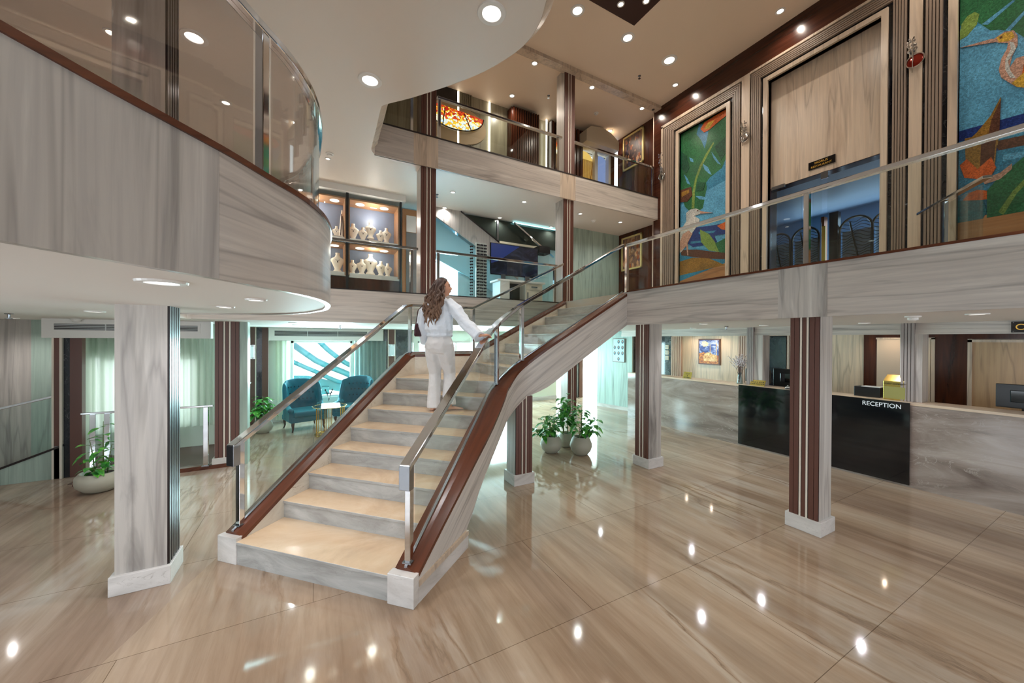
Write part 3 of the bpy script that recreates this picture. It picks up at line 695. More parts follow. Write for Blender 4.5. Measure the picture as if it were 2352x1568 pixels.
railing('chrome and glass railing up the left side of the stairs and round the landing', [(*ST(2.43, TLm), cz(2.43)+RH)]+lp[1:],
        [(*ST(2.52, TLm), cz(2.52), cz(2.52)+RH, A45), (1.40, 6.15, 1.775, 1.775+RH, A45), (2.53, 6.16, 1.775, 1.775+RH, 0)],
        [G(ls1), [(1.46, 6.16, 1.795, 2.54), (2.47, 6.16, 1.795, 2.54)], [(2.57, 6.16, 1.83, 2.57), (4.45, 6.16, 2.785, 3.52)]], start_drop=True, base=.245, w=.088, h=.048)
# bridge railing
XR = 4.60
railing('long chrome and glass railing along the edge of the bridge in front of the restaurant', [(XR, 4.50, 3.585), (XR, -3.5, 3.585)],
        [(XR, 4.50, 2.79, 3.565, 0), (XR, 1.95, 2.79, 3.565, 0), (XR, -.7, 2.79, 3.565, 0)],
        [[(XR, 4.45, 2.80, 3.56), (XR, 2.0, 2.80, 3.56)], [(XR, 1.90, 2.80, 3.56), (XR, -.65, 2.80, 3.56)], [(XR, -.75, 2.8, 3.56), (XR, -3.4, 2.8, 3.56)]], w=.06, h=.045)
railing('short angled chrome railing on the bridge in front of the right mural', [(6.67, 1.63, 3.60), (5.72, .95, 3.60)],
        [(6.25, 1.33, 2.79, 3.58, .6)], [[(6.2, 1.29, 2.85, 3.55), (5.78, .99, 2.85, 3.55)]], w=.07, h=.03, postw=.035)
# middle-deck front railing, two bays
YR = 6.45
railing('chrome and glass railing before the jewellery display on the middle deck', [(-.2, YR, 3.575), (1.60, YR, 3.575)],
        [(1.49, YR, 2.79, 3.555, 0), (-.15, YR, 2.79, 3.555, 0)], [[(-.1, YR, 2.80, 3.55), (1.45, YR, 2.80, 3.55)]], w=.06, h=.045)
railing('chrome and glass railing before the television on the middle deck', [(1.92, YR, 3.575), (4.56, YR, 3.575)],
        [(1.96, YR, 2.79, 3.555, 0), (4.50, YR, 2.79, 3.555, 0)], [[(2.0, YR, 2.80, 3.55), (4.46, YR, 2.80, 3.55)]], w=.06, h=.045)
railing('top deck railing left of the free-standing column', [(1.93, YR, 6.325), (4.66, YR, 6.325)],
        [(1.97, YR, 5.55, 6.30, 0), (4.56, YR, 5.55, 6.30, 0)], [[(2.0, YR, 5.56, 6.30), (4.52, YR, 5.56, 6.30)]], w=.06, h=.045)
railing('top deck railing right of the free-standing column, ending at the brown wall', [(5.0, YR, 6.325), (7.50, YR, 6.325)],
        [(7.46, YR, 5.55, 6.30, 0)], [[(5.02, YR, 5.56, 6.30), (7.42, YR, 5.56, 6.30)]], w=.06, h=.045)
railing('short top deck glass balustrade left of the striped column, under the curved ceiling', [(.92, YR, 6.325), (1.60, YR, 6.325)],
        [(1.48, YR, 5.55, 6.3, 0)], [[(.92, YR, 5.56, 6.3), (1.45, YR, 5.56, 6.3)]], w=.06, h=.045)
# curved balcony railing, top left
off = []
L0 = lc
for i in range(len(L0)):
    a, b = Vector(L0[max(i-1, 0)]), Vector(L0[min(i+1, len(L0)-1)]); d = (b-a).normalized(); off.append((L0[i][0]-d.y*.05, L0[i][1]+d.x*.05))
off = [p for p in off if p[1] > .4]
pi = lambda x, y: min(range(len(off)), key=lambda i: (off[i][0]-x)**2+(off[i][1]-y)**2)
a_, b_, c_ = pi(-.27, 2.22), pi(-.2, 2.4), pi(.03, 3.6)
g0 = [(x, y, 2.815, 3.56) for x, y in off]
d0 = math.atan2(off[a_+1][1]-off[a_-1][1], off[a_+1][0]-off[a_-1][0])
railing('curved chrome and glass railing on the round balcony, top left', [(x, y, 3.585) for x, y in off], [(*off[a_+1], 2.812, 3.57, d0), (*off[c_], 2.812, 3.57, 1.6)],
        [g0[:a_+1], g0[a_+2:c_], g0[c_+1:]], w=.06, h=.045, postw=.045, base=2.8, gm=balcony_glass)
# ================================================================ reception
XC = 7.207
cnt = thing('reception_counter', 'long reception counter faced in veined grey-brown marble with two black glass fronts', 'counter', (7.45, 2.5, 0))
MB().box(XC+.012, -3, 0, XC+.30, 7.0, 1.13).build('body', counter_m, cnt)
MB().box(XC+.30, -3, .72, XC+.95, 7.0, .75).box(XC+.92, -3, 0, XC+.95, 7.0, .72).build('work_desk', ash_warm, cnt)
MB().box(XC+.005, -3, 1.13, XC+.40, 7.0, 1.163).build('countertop', wood('counter_edge', (196, 168, 140), (214, 188, 160), (226, 206, 184), False), cnt)
for a, b in ((2.65-.0, 1.838), (4.147, 3.28)):
    MB().box(XC-.012, b, .03, XC+.012, a, 1.16).build('black_front_panel', black, cnt)
MB().box(XC-.012, 2.65, .03, XC+.012, 3.28, 1.16).build('black_front_panel', black, cnt)
text_mesh('RECEPTION', .088, (XC-.014, 2.335, 1.064), (0, -1, 0), (0, 0, 1), plain('letter_silver', (236, 240, 244), .4), 'lettering', cnt, .004, sx=.90)
# CA.. sign
sg = thing('wall_sign', 'black sign plate with gold letters CA on the header at the right edge', 'sign', (XH-.02, .9, 2.18))
MB().box(XH-.03, .55, 2.118, XH-.013, 1.036, 2.248).build('plate', black, sg)
goldtxt = plain('gold_letter', (226, 176, 74), .3, .5)
text_mesh('CA', .10, (XH-.032, 1.008, 2.150), (0, -1, 0), (0, 0, 1), goldtxt, 'lettering', sg, .002)
for y in (1.02,):
    for z in (2.13, 2.236): MB().ell((XH-.032, y, z), (.003, .006, .006), 8, 6).build('screw', steel, sg)
# horus restaurant plate
hs = thing('wall_sign', 'small black plate with gold letters HORUS RESTAURANT above the restaurant door', 'sign', (7.68, 3.03, 5.07))
MB().box(7.66, 2.86, 5.005, 7.68, 3.235, 5.135).build('plate', black, hs)
text_mesh('HORUS', .052, (7.658, 3.05, 5.078), (0, -1, 0), (0, 0, 1), goldtxt, 'lettering', hs, .0015, 'CENTER', sx=1.1)
text_mesh('RESTAURANT', .048, (7.658, 3.05, 5.022), (0, -1, 0), (0, 0, 1), goldtxt, 'lettering', hs, .0015, 'CENTER', sx=1.0)
ZC = 1.163
dkt = plain('dark_text', (40, 34, 20), .5)
def tent(label, x, y, w, h, lines, size, rz=0, lean=.05):
    t = thing('desk_sign', label, 'sign', (x, y, ZC))
    MB().ext([(x, y+w/2, ZC), (x, y-w/2, ZC), (x+lean, y-w/2, ZC+h), (x+lean, y+w/2, ZC+h)], (.006, 0, 0)).build('plate', brass, t)
    MB().ext([(x+.01, y+w/2-.02, ZC), (x+.07, y+w/2-.02, ZC), (x+lean+.005, y+w/2-.02, ZC+h*.7)], (0, -.01, 0)).build('stand', brass, t)
    up = Vector((lean, 0, h)).normalized()
    for k, l in enumerate(lines):
        p = Vector((x-.002, y, ZC))+up*(h-(k+1)*size*1.02-.006)
        text_mesh(l, size, p, (0, -1, 0), up, dkt, 'lettering', t, .001, 'CENTER')
tent('small brass sign reading LOST & FOUND on the left part of the counter', 7.30, 5.34, .20, .14, ['LOST', '&', 'FOUND'], .042)
tent('brass sign with check in and check out times beside the flower vase', 7.30, 3.87, .26, .105, ['Check In 12 P.M.', 'Check Out 8 A.M.'], .034)
# flower vase
vs_ = thing('flower_vase', 'glass vase of white blossom twigs on the reception counter', 'vase', (7.36, 4.22, ZC))
MB().lathe((7.36, 4.22, ZC), [(.055, 0), (.055, .01), (.032, .16), (.03, .2), (.036, .215)], 20).build('vase', glass('vase_glass', (.62, .72, .74, 1), .1), vs_, smooth=True)
tw = MB(); bl = MB(); rr = random.Random(3)
for i in range(26):
    a = rr.uniform(0, 6.28); sp = rr.uniform(.05, .21); h = rr.uniform(.28, .46)
    e = (7.36+math.cos(a)*sp, 4.22+math.sin(a)*sp, ZC+.14+h)
    mid = (7.36+math.cos(a)*sp*.35, 4.22+math.sin(a)*sp*.35, ZC+.14+h*.55)
    tw.tube([(7.36, 4.22, ZC+.08), mid, e], .0022, 5)
    for k in range(16):
        t = rr.uniform(.35, 1); p = [mid[j]+(e[j]-mid[j])*(t*1.4-.4) if t > .3 else mid[j] for j in range(3)]
        bl.ell([p[j]+rr.uniform(-.02, .02) for j in range(3)], (.0075, .0075, .006), 6, 4)
tw.build('twigs', plain('twig', (70, 50, 44), .8), vs_); bl.build('blossoms', plain('blossom', (222, 214, 218), .7), vs_)
# monitors
def monitor(label, x, y, w, h, z, rz=0, tilt=0):
    t = thing('computer_monitor', label, 'monitor', (x, y, z), rz)
    zz = z; q0 = z-.75; t.location.z = .75
    MB().box(-.02, -w/2, .09+q0, .02, w/2, .09+h+q0).build('housing', black_pl, t, world=False, bevel=.006)
    MB().box(-.035, -w/4, .09+h*.25+q0, -.02, w/4, .09+h*.75+q0).build('rear_cover', black, t, world=False, bevel=.006)
    MB().box(.0205, -w/2+.015, .105+q0, .022, w/2-.015, .075+h+q0).build('screen', plain('screen_dark', (14, 24, 34), .15), t, world=False)
    MB().box(-.015, -.03, 0, .015, .03, .12+q0).box(-.09, -.12, 0, .09, .12, .012).build('stand', black_pl, t, world=False)
    return t
monitor('black computer monitor behind the blossom vase', 7.80, 4.12, .46, .26, 1.09)
monitor('black computer monitor seen from behind, beside the silver bell', 7.80, 3.58, .50, .33, 1.06)
monitor('black computer monitor at the right edge of the counter', 7.80, .98, .46, .30, 1.08)
bx = thing('document_box', 'low black box with white papers on the counter left of the brass box', 'box', (7.50, 2.38, ZC))
MB().box(7.40, 2.20, ZC, 7.60, 2.50, ZC+.15).build('case', black_pl, bx, bevel=.005)
MB().box(7.42, 2.20, ZC+.15, 7.58, 2.42, ZC+.158).build('papers', white_gloss, bx)
bell = thing('service_bell', 'small silver service bell on the black counter front', 'bell', (7.30, 3.36, ZC))
MB().lathe((7.30, 3.36, ZC), [(.045, 0), (.045, .012), (.03, .016)], 20).build('base', black_pl, bell)
MB().lathe((7.30, 3.36, ZC), [(.042, .018), (.038, .036), (.024, .052), (.006, .058)], 20).build('dome', chrome, bell, smooth=True)
MB().lathe((7.30, 3.36, ZC), [(.006, .056), (.008, .064), (.004, .072)], 10).build('button', chrome, bell, smooth=True)
gb = thing('comment_box', 'brass house-shaped box lettered GUEST COMMENT at the corner of the counter', 'box', (7.40, 2.0, ZC))
x0, x1, y0, y1 = 7.34, 7.54, 1.905, 2.15
MB().box(x0, y0, ZC, x1, y1, ZC+.27).build('body', brass, gb, bevel=.004)
MB().box(x0-.006, y0+.015, ZC+.02, x0-.001, y1-.015, ZC+.19).build('front_panel', plain('brass_satin', (180, 176, 110), .3, .8), gb)
MB().ext([(x0, y1, ZC+.27), (x0, y0, ZC+.27), (x0+.05, y0+.03, ZC+.355), (x0+.05, y1-.03, ZC+.355)], (.004, 0, 0)).add(
    [(x0, y0, ZC+.27), (x1, y0, ZC+.27), (x1, y1, ZC+.27), (x0, y1, ZC+.27), (x0+.05, y0+.03, ZC+.36), (x1-.03, y0+.03, ZC+.36), (x1-.03, y1-.03, ZC+.36), (x0+.05, y1-.03, ZC+.36)],
    [(0, 1, 5, 4), (1, 2, 6, 5), (2, 3, 7, 6), (3, 0, 4, 7), (4, 5, 6, 7), (3, 2, 1, 0)]).build('roof', gold, gb)
text_mesh('GUEST COMMENT', .030, (x0-.008, (y0+y1)/2, ZC+.222), (0, -1, 0), (0, 0, 1), dkt, 'lettering', gb, .001, 'CENTER', sx=.92)

# ---------------------------------------------------------------- pictures
def rect_on_x(mb, X, ya, yb, za, zb, th=.002, mi=0): mb.box(X-th, min(ya, yb), za, X, max(ya, yb), zb, mi)
def paint_mat(name, stops, scale=(1, 3, 3), dist=1.5, sc=1.2, rough=.4):
    m, nt, b = newmat(name); n = noise(nt, coords(nt, scale), sc, 7, .65, dist)
    nt.links.new(ramp(nt, n, stops), b.inputs['Base Color']); b.inputs['Roughness'].default_value = rough; return m
# mosque painting
pt = thing('painting', 'painting of a domed mosque with minarets under a blue and white sky, behind the counter', 'painting', (XB-.03, 6.06, 1.37))
MB().box(XB-.035, 5.76, 1.37, XB-.002, 6.36, 2.05).build('frame', plain('frame_dark_wood', (96, 50, 30), .35), pt, bevel=.003)
cv = MB(); X = XB-.036
cv.box(X-.003, 5.79, 1.40, X, 6.33, 2.02, 0)
def shape(mb, X, pts, mi, th=.001): mb.ext([(X, y, z) for y, z in pts], (-th, 0, 0), mi)
cv.ext([(X-.003, y, z) for y, z in [(5.79, 1.40), (6.33, 1.40), (6.33, 1.66), (6.2, 1.70), (6.0, 1.63), (5.79, 1.62)]], (-.001, 0, 0), 1)
dome = lambda cy, cz_, r, n=12: [(cy+r*math.cos(math.pi*k/n), cz_+r*.62*math.sin(math.pi*k/n)) for k in range(n+1)]
shape(cv, X-.004, dome(6.07, 1.62, .12), 2); shape(cv, X-.0045, dome(5.95, 1.58, .11), 2); shape(cv, X-.004, [(6.2, 1.47), (5.86, 1.47), (5.86, 1.60), (6.2, 1.62)], 2)
shape(cv, X-.005, [(6.02, 1.46), (5.88, 1.46), (5.88, 1.56), (6.02, 1.58)], 3)
shape(cv, X-.004, [(6.03, 1.60), (6.005, 1.60), (6.012, 1.88), (6.018, 1.93), (6.024, 1.88)], 3); shape(cv, X-.004, [(5.86, 1.45), (5.835, 1.45), (5.84, 1.90), (5.847, 1.97), (5.855, 1.90)], 3)
shape(cv, X-.004, [(6.26, 1.90+.0), (6.20, 1.84), (6.10, 1.86), (6.06, 1.93), (6.14, 1.99), (6.24, 1.98)], 4)
cv.build('canvas', [paint_mat('sky_paint', [(.35, (40, 54, 120)), (.48, (64, 88, 170)), (.56, (150, 170, 220)), (.7, (240, 236, 220))], (3, 4, 6)), paint_mat('ground_paint', [(.35, (70, 34, 20)), (.5, (200, 110, 40)), (.62, (240, 180, 70)), (.7, (90, 60, 60))], (6, 9, 9)),
    paint_mat('dome_paint', [(.35, (190, 120, 60)), (.55, (244, 208, 140)), (.7, (250, 232, 190))], (6, 9, 9)), paint_mat('wall_paint', [(.4, (214, 160, 90)), (.6, (246, 220, 168))], (6, 9, 9)), paint_mat('sun_paint', [(.4, (250, 220, 150)), (.6, (255, 246, 226))], (6, 9, 9))], pt)
# two small gold framed pictures on brown wall
def gilt(label, y0, y1, z0, z1, stops, seed):
    t = thing('painting', label, 'painting', (7.75, (y0+y1)/2, z0)); d = .045
    MB().box(7.72, y0, z0, 7.758, y0+d, z1).box(7.72, y1-d, z0, 7.758, y1, z1).box(7.72, y0, z0, 7.758, y1, z0+d).box(7.72, y0, z1-d, 7.758, y1, z1).build('frame', plain('pale_gold_frame', (222, 206, 140), .35, .2), t, bevel=.004)
    cv = MB().box(7.74, y0+d, z0+d, 7.752, y1-d, z1-d, 0); r_ = random.Random(seed)
    for k in range(26):
        cy = r_.uniform(y0+.1, y1-.1); cz_ = z0+.08+(z1-z0-.2)*r_.random()**1.4; rr_ = r_.uniform(.02, .06)
        a0 = r_.uniform(0, 3); cv.ext([(7.7395, cy+rr_*math.cos(a0+k2*1.05)*.8, cz_+rr_*math.sin(a0+k2*1.05)*1.5) for k2 in range(6)], (-.0006-.0003*k/4, 0, 0), 1+k % 3)
    cv.build('canvas', [paint_mat('p%d' % seed, stops, (2, 5, 2.5))]+[plain('dab%d%d' % (seed, i), c, .5) for i, c in enumerate([(150, 78, 40), (196, 150, 110), (90, 80, 100)])], t)
gilt('gold framed dark street scene painting on the brown wall of the top deck', 7.0, 7.735, 6.79, 7.73, [(.35, (34, 28, 40)), (.5, (90, 62, 50)), (.6, (150, 120, 104)), (.7, (190, 90, 44))], 5)
gilt('gold framed painting of figures on the brown wall of the middle deck', 7.035, 7.77, 3.965, 4.90, [(.35, (70, 62, 66)), (.5, (130, 96, 74)), (.6, (176, 140, 106)), (.7, (210, 200, 196))], 6)
# portrait board on the mint wall
d_ = Vector((.188, -.982, 0)); n_ = Vector((-.982, -.188, 0))
pb = thing('portrait_board', 'framed board with rows of small oval portraits on the mint panelled wall', 'picture frame', (7.77, 7.88, 1.37))
def on_wall(a, z, off): p = Vector((7.633, 8.65, 0))+d_*a+n_*off; return (p.x, p.y, z)
a0, a1 = .575, .98
MB().ext([on_wall(a0, 1.37, .0), on_wall(a1, 1.37, .0), on_wall(a1, 2.05, .0), on_wall(a0, 2.05, .0)], n_*.02).build('frame', plain('frame_brown', (110, 84, 70), .4), pb)
MB().ext([on_wall(a0+.015, 1.385, .02), on_wall(a1-.015, 1.385, .02), on_wall(a1-.015, 2.035, .02), on_wall(a0+.015, 2.035, .02)], n_*.003).build('sheet', plain('sheet_mint', (196, 226, 226), .4), pb)
for r in range(4):
    for c in range(3):
        if r == 0 and c == 0 or r == 3 and c != 1: continue
        aa = a0+.07+c*.13; zz = 1.96-r*.165
        MB().ext([on_wall(aa+.04*math.cos(k*.5236), zz+.055*math.sin(k*.5236), .023) for k in range(12)], n_*.002).ext([on_wall(aa+.018*math.cos(k*.7854), zz+.012+.02*math.sin(k*.7854), .025) for k in range(8)], n_*.002, 1).build('portrait', [plain('portrait_bg', (92, 120, 136), .5), plain('portrait_face', (196, 160, 136), .6)], pb)
# clear letters left of the board (only partly in view)
# three framed notices on the dark marble
for k, z in enumerate((1.43, 1.59, 1.75)):
    t = tag(MB().box(XB-.035, 7.31, z, XB-.02, 7.42, z+.12, 0).box(XB-.037, 7.33, z+.02, XB-.035, 7.40, z+.10, 1).build('notice', [plain('notice_frame', (226, 214, 190), .4), plain('notice_sheet', (196, 190, 178), .5)]),
            ['lowest', 'middle', 'topmost'][k]+' of three small framed notices on the black marble wall', 'notice')

# ================================================================ murals
def mosaic(name, rgb, var=.14):
    m, nt, b = newmat(name)
    v = nt.nodes.new('ShaderNodeTexVoronoi'); v.inputs['Scale'].default_value = 70; c = coords(nt, (1, 1, 1)); nt.links.new(c, v.inputs['Vector'])
    e = nt.nodes.new('ShaderNodeTexVoronoi'); e.feature = 'DISTANCE_TO_EDGE'; e.inputs['Scale'].default_value = 70; nt.links.new(c, e.inputs['Vector'])
    sp = nt.nodes.new('ShaderNodeSeparateXYZ'); nt.links.new(v.outputs['Color'], sp.inputs[0])
    a = tuple(x*(1-var) for x in rgb); z = tuple(min(255, x*(1+var)+8) for x in rgb)
    col = ramp(nt, sp.outputs[0], [(0, a), (1, z)])
    n = noise(nt, coords(nt, (1, 1.5, 1.5)), 1, 4); col = mix(nt, 'MULTIPLY', col, ramp(nt, n, [(.35, (.62, .66, .7, 1)), (.6, (1, 1, 1, 1))]))
    col = mix(nt, 'MULTIPLY', col, ramp(nt, e.outputs['Distance'], [(0, (.62, .66, .68, 1)), (.10, (1, 1, 1, 1))]))
    nt.links.new(col, b.inputs['Base Color']); b.inputs['Roughness'].default_value = .25; return m
MC = dict(blue=mosaic('mosaic_blue', (54, 130, 164)), green=mosaic('mosaic_green', (42, 108, 66)), dgreen=mosaic('mosaic_dark_green', (30, 84, 58)), lime=mosaic('mosaic_lime', (122, 150, 70)), sky=mosaic('mosaic_sky', (92, 164, 200)), orange=mosaic('mosaic_orange', (214, 96, 34)), yellow=mosaic('mosaic_yellow', (216, 170, 60)),
          gold=mosaic('mosaic_gold', (148, 108, 44)), brown=mosaic('mosaic_brown', (92, 56, 40)), white=mosaic('mosaic_white', (196, 196, 190)), pink=mosaic('mosaic_pink', (196, 150, 128)), navy=mosaic('mosaic_navy', (26, 52, 120)), teal=mosaic('mosaic_teal', (32, 110, 120)))
MN = list(MC)
def mural(label, base, shapes, ledge):
    t = thing('mosaic_mural', label, 'mural', (7.6, (base[0][0]+base[1][0])/2, 3.4))
    mb = MB(); mb.ext([(7.655, y, z) for y, z in base], (-.02, 0, 0), 0)
    for k, (c, pts) in enumerate(shapes): mb.ext([(7.635, y, z) for y, z in pts], (-.001-.0007*k, 0, 0), MN.index(c))
    mb.build('mosaic', [MC[n] for n in MN], t)
    MB().ext([(7.655, y, z) for y, z in ledge], (-.035, 0, 0)).build('wood_base', wood('base_oak', (150, 104, 62), (172, 124, 80), (188, 144, 100), False), t)
mural('mosaic mural of banana leaves and a white heron, left of the restaurant door', [(5.9, 3.3), (4.6, 3.3), (4.6, 6.9), (5.9, 6.9)], [
    ('sky', [(5.9, 5.2), (4.6, 5.4), (4.6, 3.9), (5.9, 4.0)]),
    ('green', [(5.82, 6.9), (5.47, 6.9), (5.07, 6.88), (4.64, 6.88), (4.64, 5.97), (4.78, 5.68), (5.06, 5.58), (5.14, 5.5), (5.12, 5.39), (5.21, 4.96), (5.45, 4.88), (5.66, 5.13), (5.77, 5.43), (5.83, 5.72)]),
    ('blue', [(5.32, 6.88), (5.07, 6.75), (5.13, 6.42), (5.18, 6.27), (5.26, 6.49), (5.38, 6.69)]),
    ('lime', [(4.98, 6.32), (5.14, 6.15), (5.3, 5.93), (5.41, 5.68), (5.47, 5.41), (5.49, 5.04), (5.42, 5.02), (5.41, 5.39), (5.36, 5.66), (5.25, 5.89), (5.10, 6.10), (4.96, 6.29)]),
    ('sky', [(5.02, 6.13), (4.96, 6.03), (4.8, 5.75), (4.88, 5.82), (4.97, 5.97)]), ('sky', [(5.22, 5.95), (5.1, 5.83), (5.01, 5.62), (5.08, 5.68), (5.18, 5.81)]),
    ('sky', [(5.69, 5.9), (5.61, 5.79), (5.52, 5.59), (5.61, 5.66)]), ('sky', [(5.39, 5.29), (5.25, 5.24), (5.11, 5.16), (5.11, 5.11), (5.29, 5.18)]), ('sky', [(5.56, 6.24), (5.46, 6.16), (5.45, 6.08), (5.52, 6.13)]),
    ('dgreen', [(5.80, 6.5), (5.62, 6.3), (5.55, 6.0), (5.62, 5.9), (5.8, 6.1)]), ('dgreen', [(4.95, 6.2), (4.7, 6.3), (4.66, 6.0), (4.8, 5.85)]), ('dgreen', [(5.35, 5.6), (5.15, 5.5), (5.2, 5.35), (5.38, 5.4)]),
    ('orange', [(5.28, 6.75), (5.19, 6.85), (4.93, 6.87), (4.66, 6.88), (4.66, 6.75), (4.89, 6.69), (5.07, 6.63), (5.19, 6.63)]), ('yellow', [(5.2, 6.70), (5.1, 6.80), (4.95, 6.78), (5.07, 6.66)]),
    ('brown', [(5.81, 5.56), (5.5, 5.54), (5.47, 5.33), (5.6, 5.23), (5.81, 5.28)]), ('gold', [(5.75, 5.5), (5.55, 5.50), (5.55, 5.42), (5.75, 5.38)]),
    ('navy', [(5.41, 4.58), (5.06, 4.52), (4.62, 4.48), (4.62, 4.25), (4.94, 4.28), (4.87, 4.12), (5.44, 4.14), (5.57, 4.25)]), ('blue', [(5.3, 4.45), (4.9, 4.38), (4.95, 4.34), (5.3, 4.40)]), ('blue', [(5.5, 4.28), (5.1, 4.22), (5.1, 4.18), (5.5, 4.23)]),
    ('blue', [(5.9, 4.1), (5.4, 4.1), (4.62, 3.9), (4.62, 3.3), (5.9, 3.3)]),
    ('brown', [(5.76, 4.14), (5.36, 4.07), (4.94, 3.93), (4.64, 3.86), (4.64, 3.71), (5.13, 3.82), (5.74, 4.01)]), ('gold', [(5.8, 3.87), (5.44, 3.9), (5.05, 3.81), (4.69, 3.6), (5.8, 3.54)]),
    ('lime', [(5.27, 4.5), (5.05, 4.34), (4.91, 4.13), (4.82, 3.9), (5.05, 3.98), (5.24, 4.21)]), ('green', [(4.91, 4.1), (4.64, 4.18), (4.64, 3.84), (4.81, 3.89)]), ('orange', [(4.87, 4.47), (4.64, 4.52), (4.64, 4.31), (4.77, 4.37)]),
    ('white', [(5.62, 4.97), (5.51, 5.02), (5.37, 5.0), (5.27, 4.93), (5.26, 4.85), (5.41, 4.84), (5.28, 4.73), (5.30, 4.63), (5.45, 4.48), (5.6, 4.25), (5.71, 4.11), (5.84, 4.04), (5.85, 4.31), (5.76, 4.6), (5.61, 4.78)]),
    ('pink', [(5.55, 4.55), (5.45, 4.45), (5.62, 4.2), (5.76, 4.1), (5.80, 4.3), (5.7, 4.5)]), ('pink', [(5.27, 4.91), (4.97, 4.78), (5.26, 4.85)]), ('pink', [(5.62, 4.3), (5.58, 4.29), (5.55, 3.97), (5.58, 3.98)]), ('brown', [(5.34, 4.95), (5.31, 4.95), (5.31, 4.92), (5.34, 4.92)]),
  ], [(5.9, 2.79), (4.6, 2.79), (4.6, 3.66), (5.9, 3.38)])
mural('mosaic mural of an orange heron and bird of paradise flower at the right edge', [(1.60, 3.3), (-.4, 3.3), (-.4, 6.9), (1.60, 6.9)], [
    ('sky', [(1.6, 6.2), (.6, 5.9), (-.4, 5.8), (-.4, 4.8), (1.6, 4.8)]),
    ('green', [(1.6, 6.9), (-.4, 6.9), (-.4, 5.6), (.6, 5.6), (1.0, 5.72), (1.06, 5.83), (1.19, 5.96), (1.26, 6.0), (1.37, 6.2), (1.6, 6.28)]),
    ('lime', [(1.53, 6.05), (1.5, 6.26), (1.45, 6.33), (1.39, 6.34), (1.35, 6.28), (1.37, 6.16), (1.45, 6.07)]), ('sky', [(1.33, 6.13), (1.09, 6.25), (1.07, 6.23), (1.28, 6.09)]), ('sky', [(1.15, 5.91), (1.0, 6.06), (1.0, 6.01), (1.11, 5.88)]),
    ('navy', [(1.6, 4.84), (-.4, 4.70), (-.4, 4.4), (1.6, 4.70)]), ('blue', [(1.6, 4.7), (-.4, 4.5), (-.4, 3.3), (1.6, 3.3)]), ('navy', [(1.3, 4.5), (.9, 4.45), (.9, 4.40), (1.3, 4.44)]), ('sky', [(1.15, 4.36), (.7, 4.30), (.7, 4.24), (1.15, 4.28)]),
    ('brown', [(1.24, 4.56), (.4, 4.46), (.4, 4.33), (1.18, 4.43)]),
    ('pink', [(1.25, 5.86), (1.21, 5.88), (1.15, 5.9), (1.08, 5.87), (1.05, 5.78), (1.05, 5.66), (1.09, 5.55), (1.11, 5.42), (1.06, 5.51), (.7, 5.45), (.4, 5.2), (.5, 5.0), (.8, 4.95), (1.06, 5.16), (1.17, 5.34), (1.19, 5.45), (1.17, 5.58), (1.13, 5.67), (1.12, 5.74), (1.19, 5.79)]),
    ('yellow', [(1.21, 5.87), (1.15, 5.885), (1.09, 5.86), (1.07, 5.78), (1.12, 5.76), (1.19, 5.80)]),
    ('orange', [(1.0, 5.42), (.8, 5.4), (.6, 5.2), (.8, 5.1), (1.02, 5.25)]), ('yellow', [(1.09, 5.22), (1.0, 5.30), (.85, 5.15), (.95, 5.08), (1.05, 5.15)]),
    ('white', [(1.11, 5.75), (1.08, 5.72), (1.06, 5.63), (1.12, 5.51), (1.1, 5.38), (1.06, 5.27), (1.1, 5.29), (1.14, 5.42), (1.14, 5.54), (1.1, 5.65)]), ('pink', [(1.24, 5.88), (1.22, 5.82), (1.51, 5.95)]), ('brown', [(1.185, 5.86), (1.165, 5.86), (1.165, 5.84), (1.185, 5.84)]),
    ('gold', [(1.17, 5.1), (1.18, 4.65), (1.19, 4.5), (1.36, 4.5), (1.44, 4.66), (1.36, 4.74), (1.25, 4.9)]), ('brown', [(1.17, 5.06), (1.18, 4.6), (1.27, 4.64), (1.24, 4.85)]),
    ('gold', [(1.46, 4.71), (1.19, 4.66), (1.21, 4.28), (1.35, 4.25), (1.45, 4.4)]), ('brown', [(1.32, 4.66), (1.2, 4.64), (1.22, 4.3), (1.33, 4.28)]),
    ('orange', [(1.5, 4.37), (1.44, 4.43), (1.35, 4.26), (1.24, 4.37), (1.20, 4.22), (1.25, 4.11), (1.33, 4.12), (1.46, 4.19)]), ('orange', [(1.47, 3.89), (1.42, 3.97), (1.35, 3.99), (1.25, 3.94), (1.26, 3.84), (1.35, 3.85)]),
    ('green', [(1.27, 3.95), (1.17, 4.1), (.9, 4.35), (.4, 4.5), (.4, 3.6), (1.27, 3.6)]), ('pink', [(1.31, 4.11), (1.17, 4.14), (1.08, 4.22), (1.08, 4.15), (1.17, 4.06), (1.29, 4.04)]), ('lime', [(1.18, 3.65), (1.07, 3.88), (.8, 4.25), (.78, 4.2), (1.04, 3.84), (1.14, 3.6)]),
    ('teal', [(1.6, 3.92), (1.3, 3.84), (1.27, 3.69), (1.3, 3.6), (1.6, 3.6)]),
  ], [(1.60, 2.79), (-.4, 2.79), (-.4, 3.64), (1.60, 3.64)])

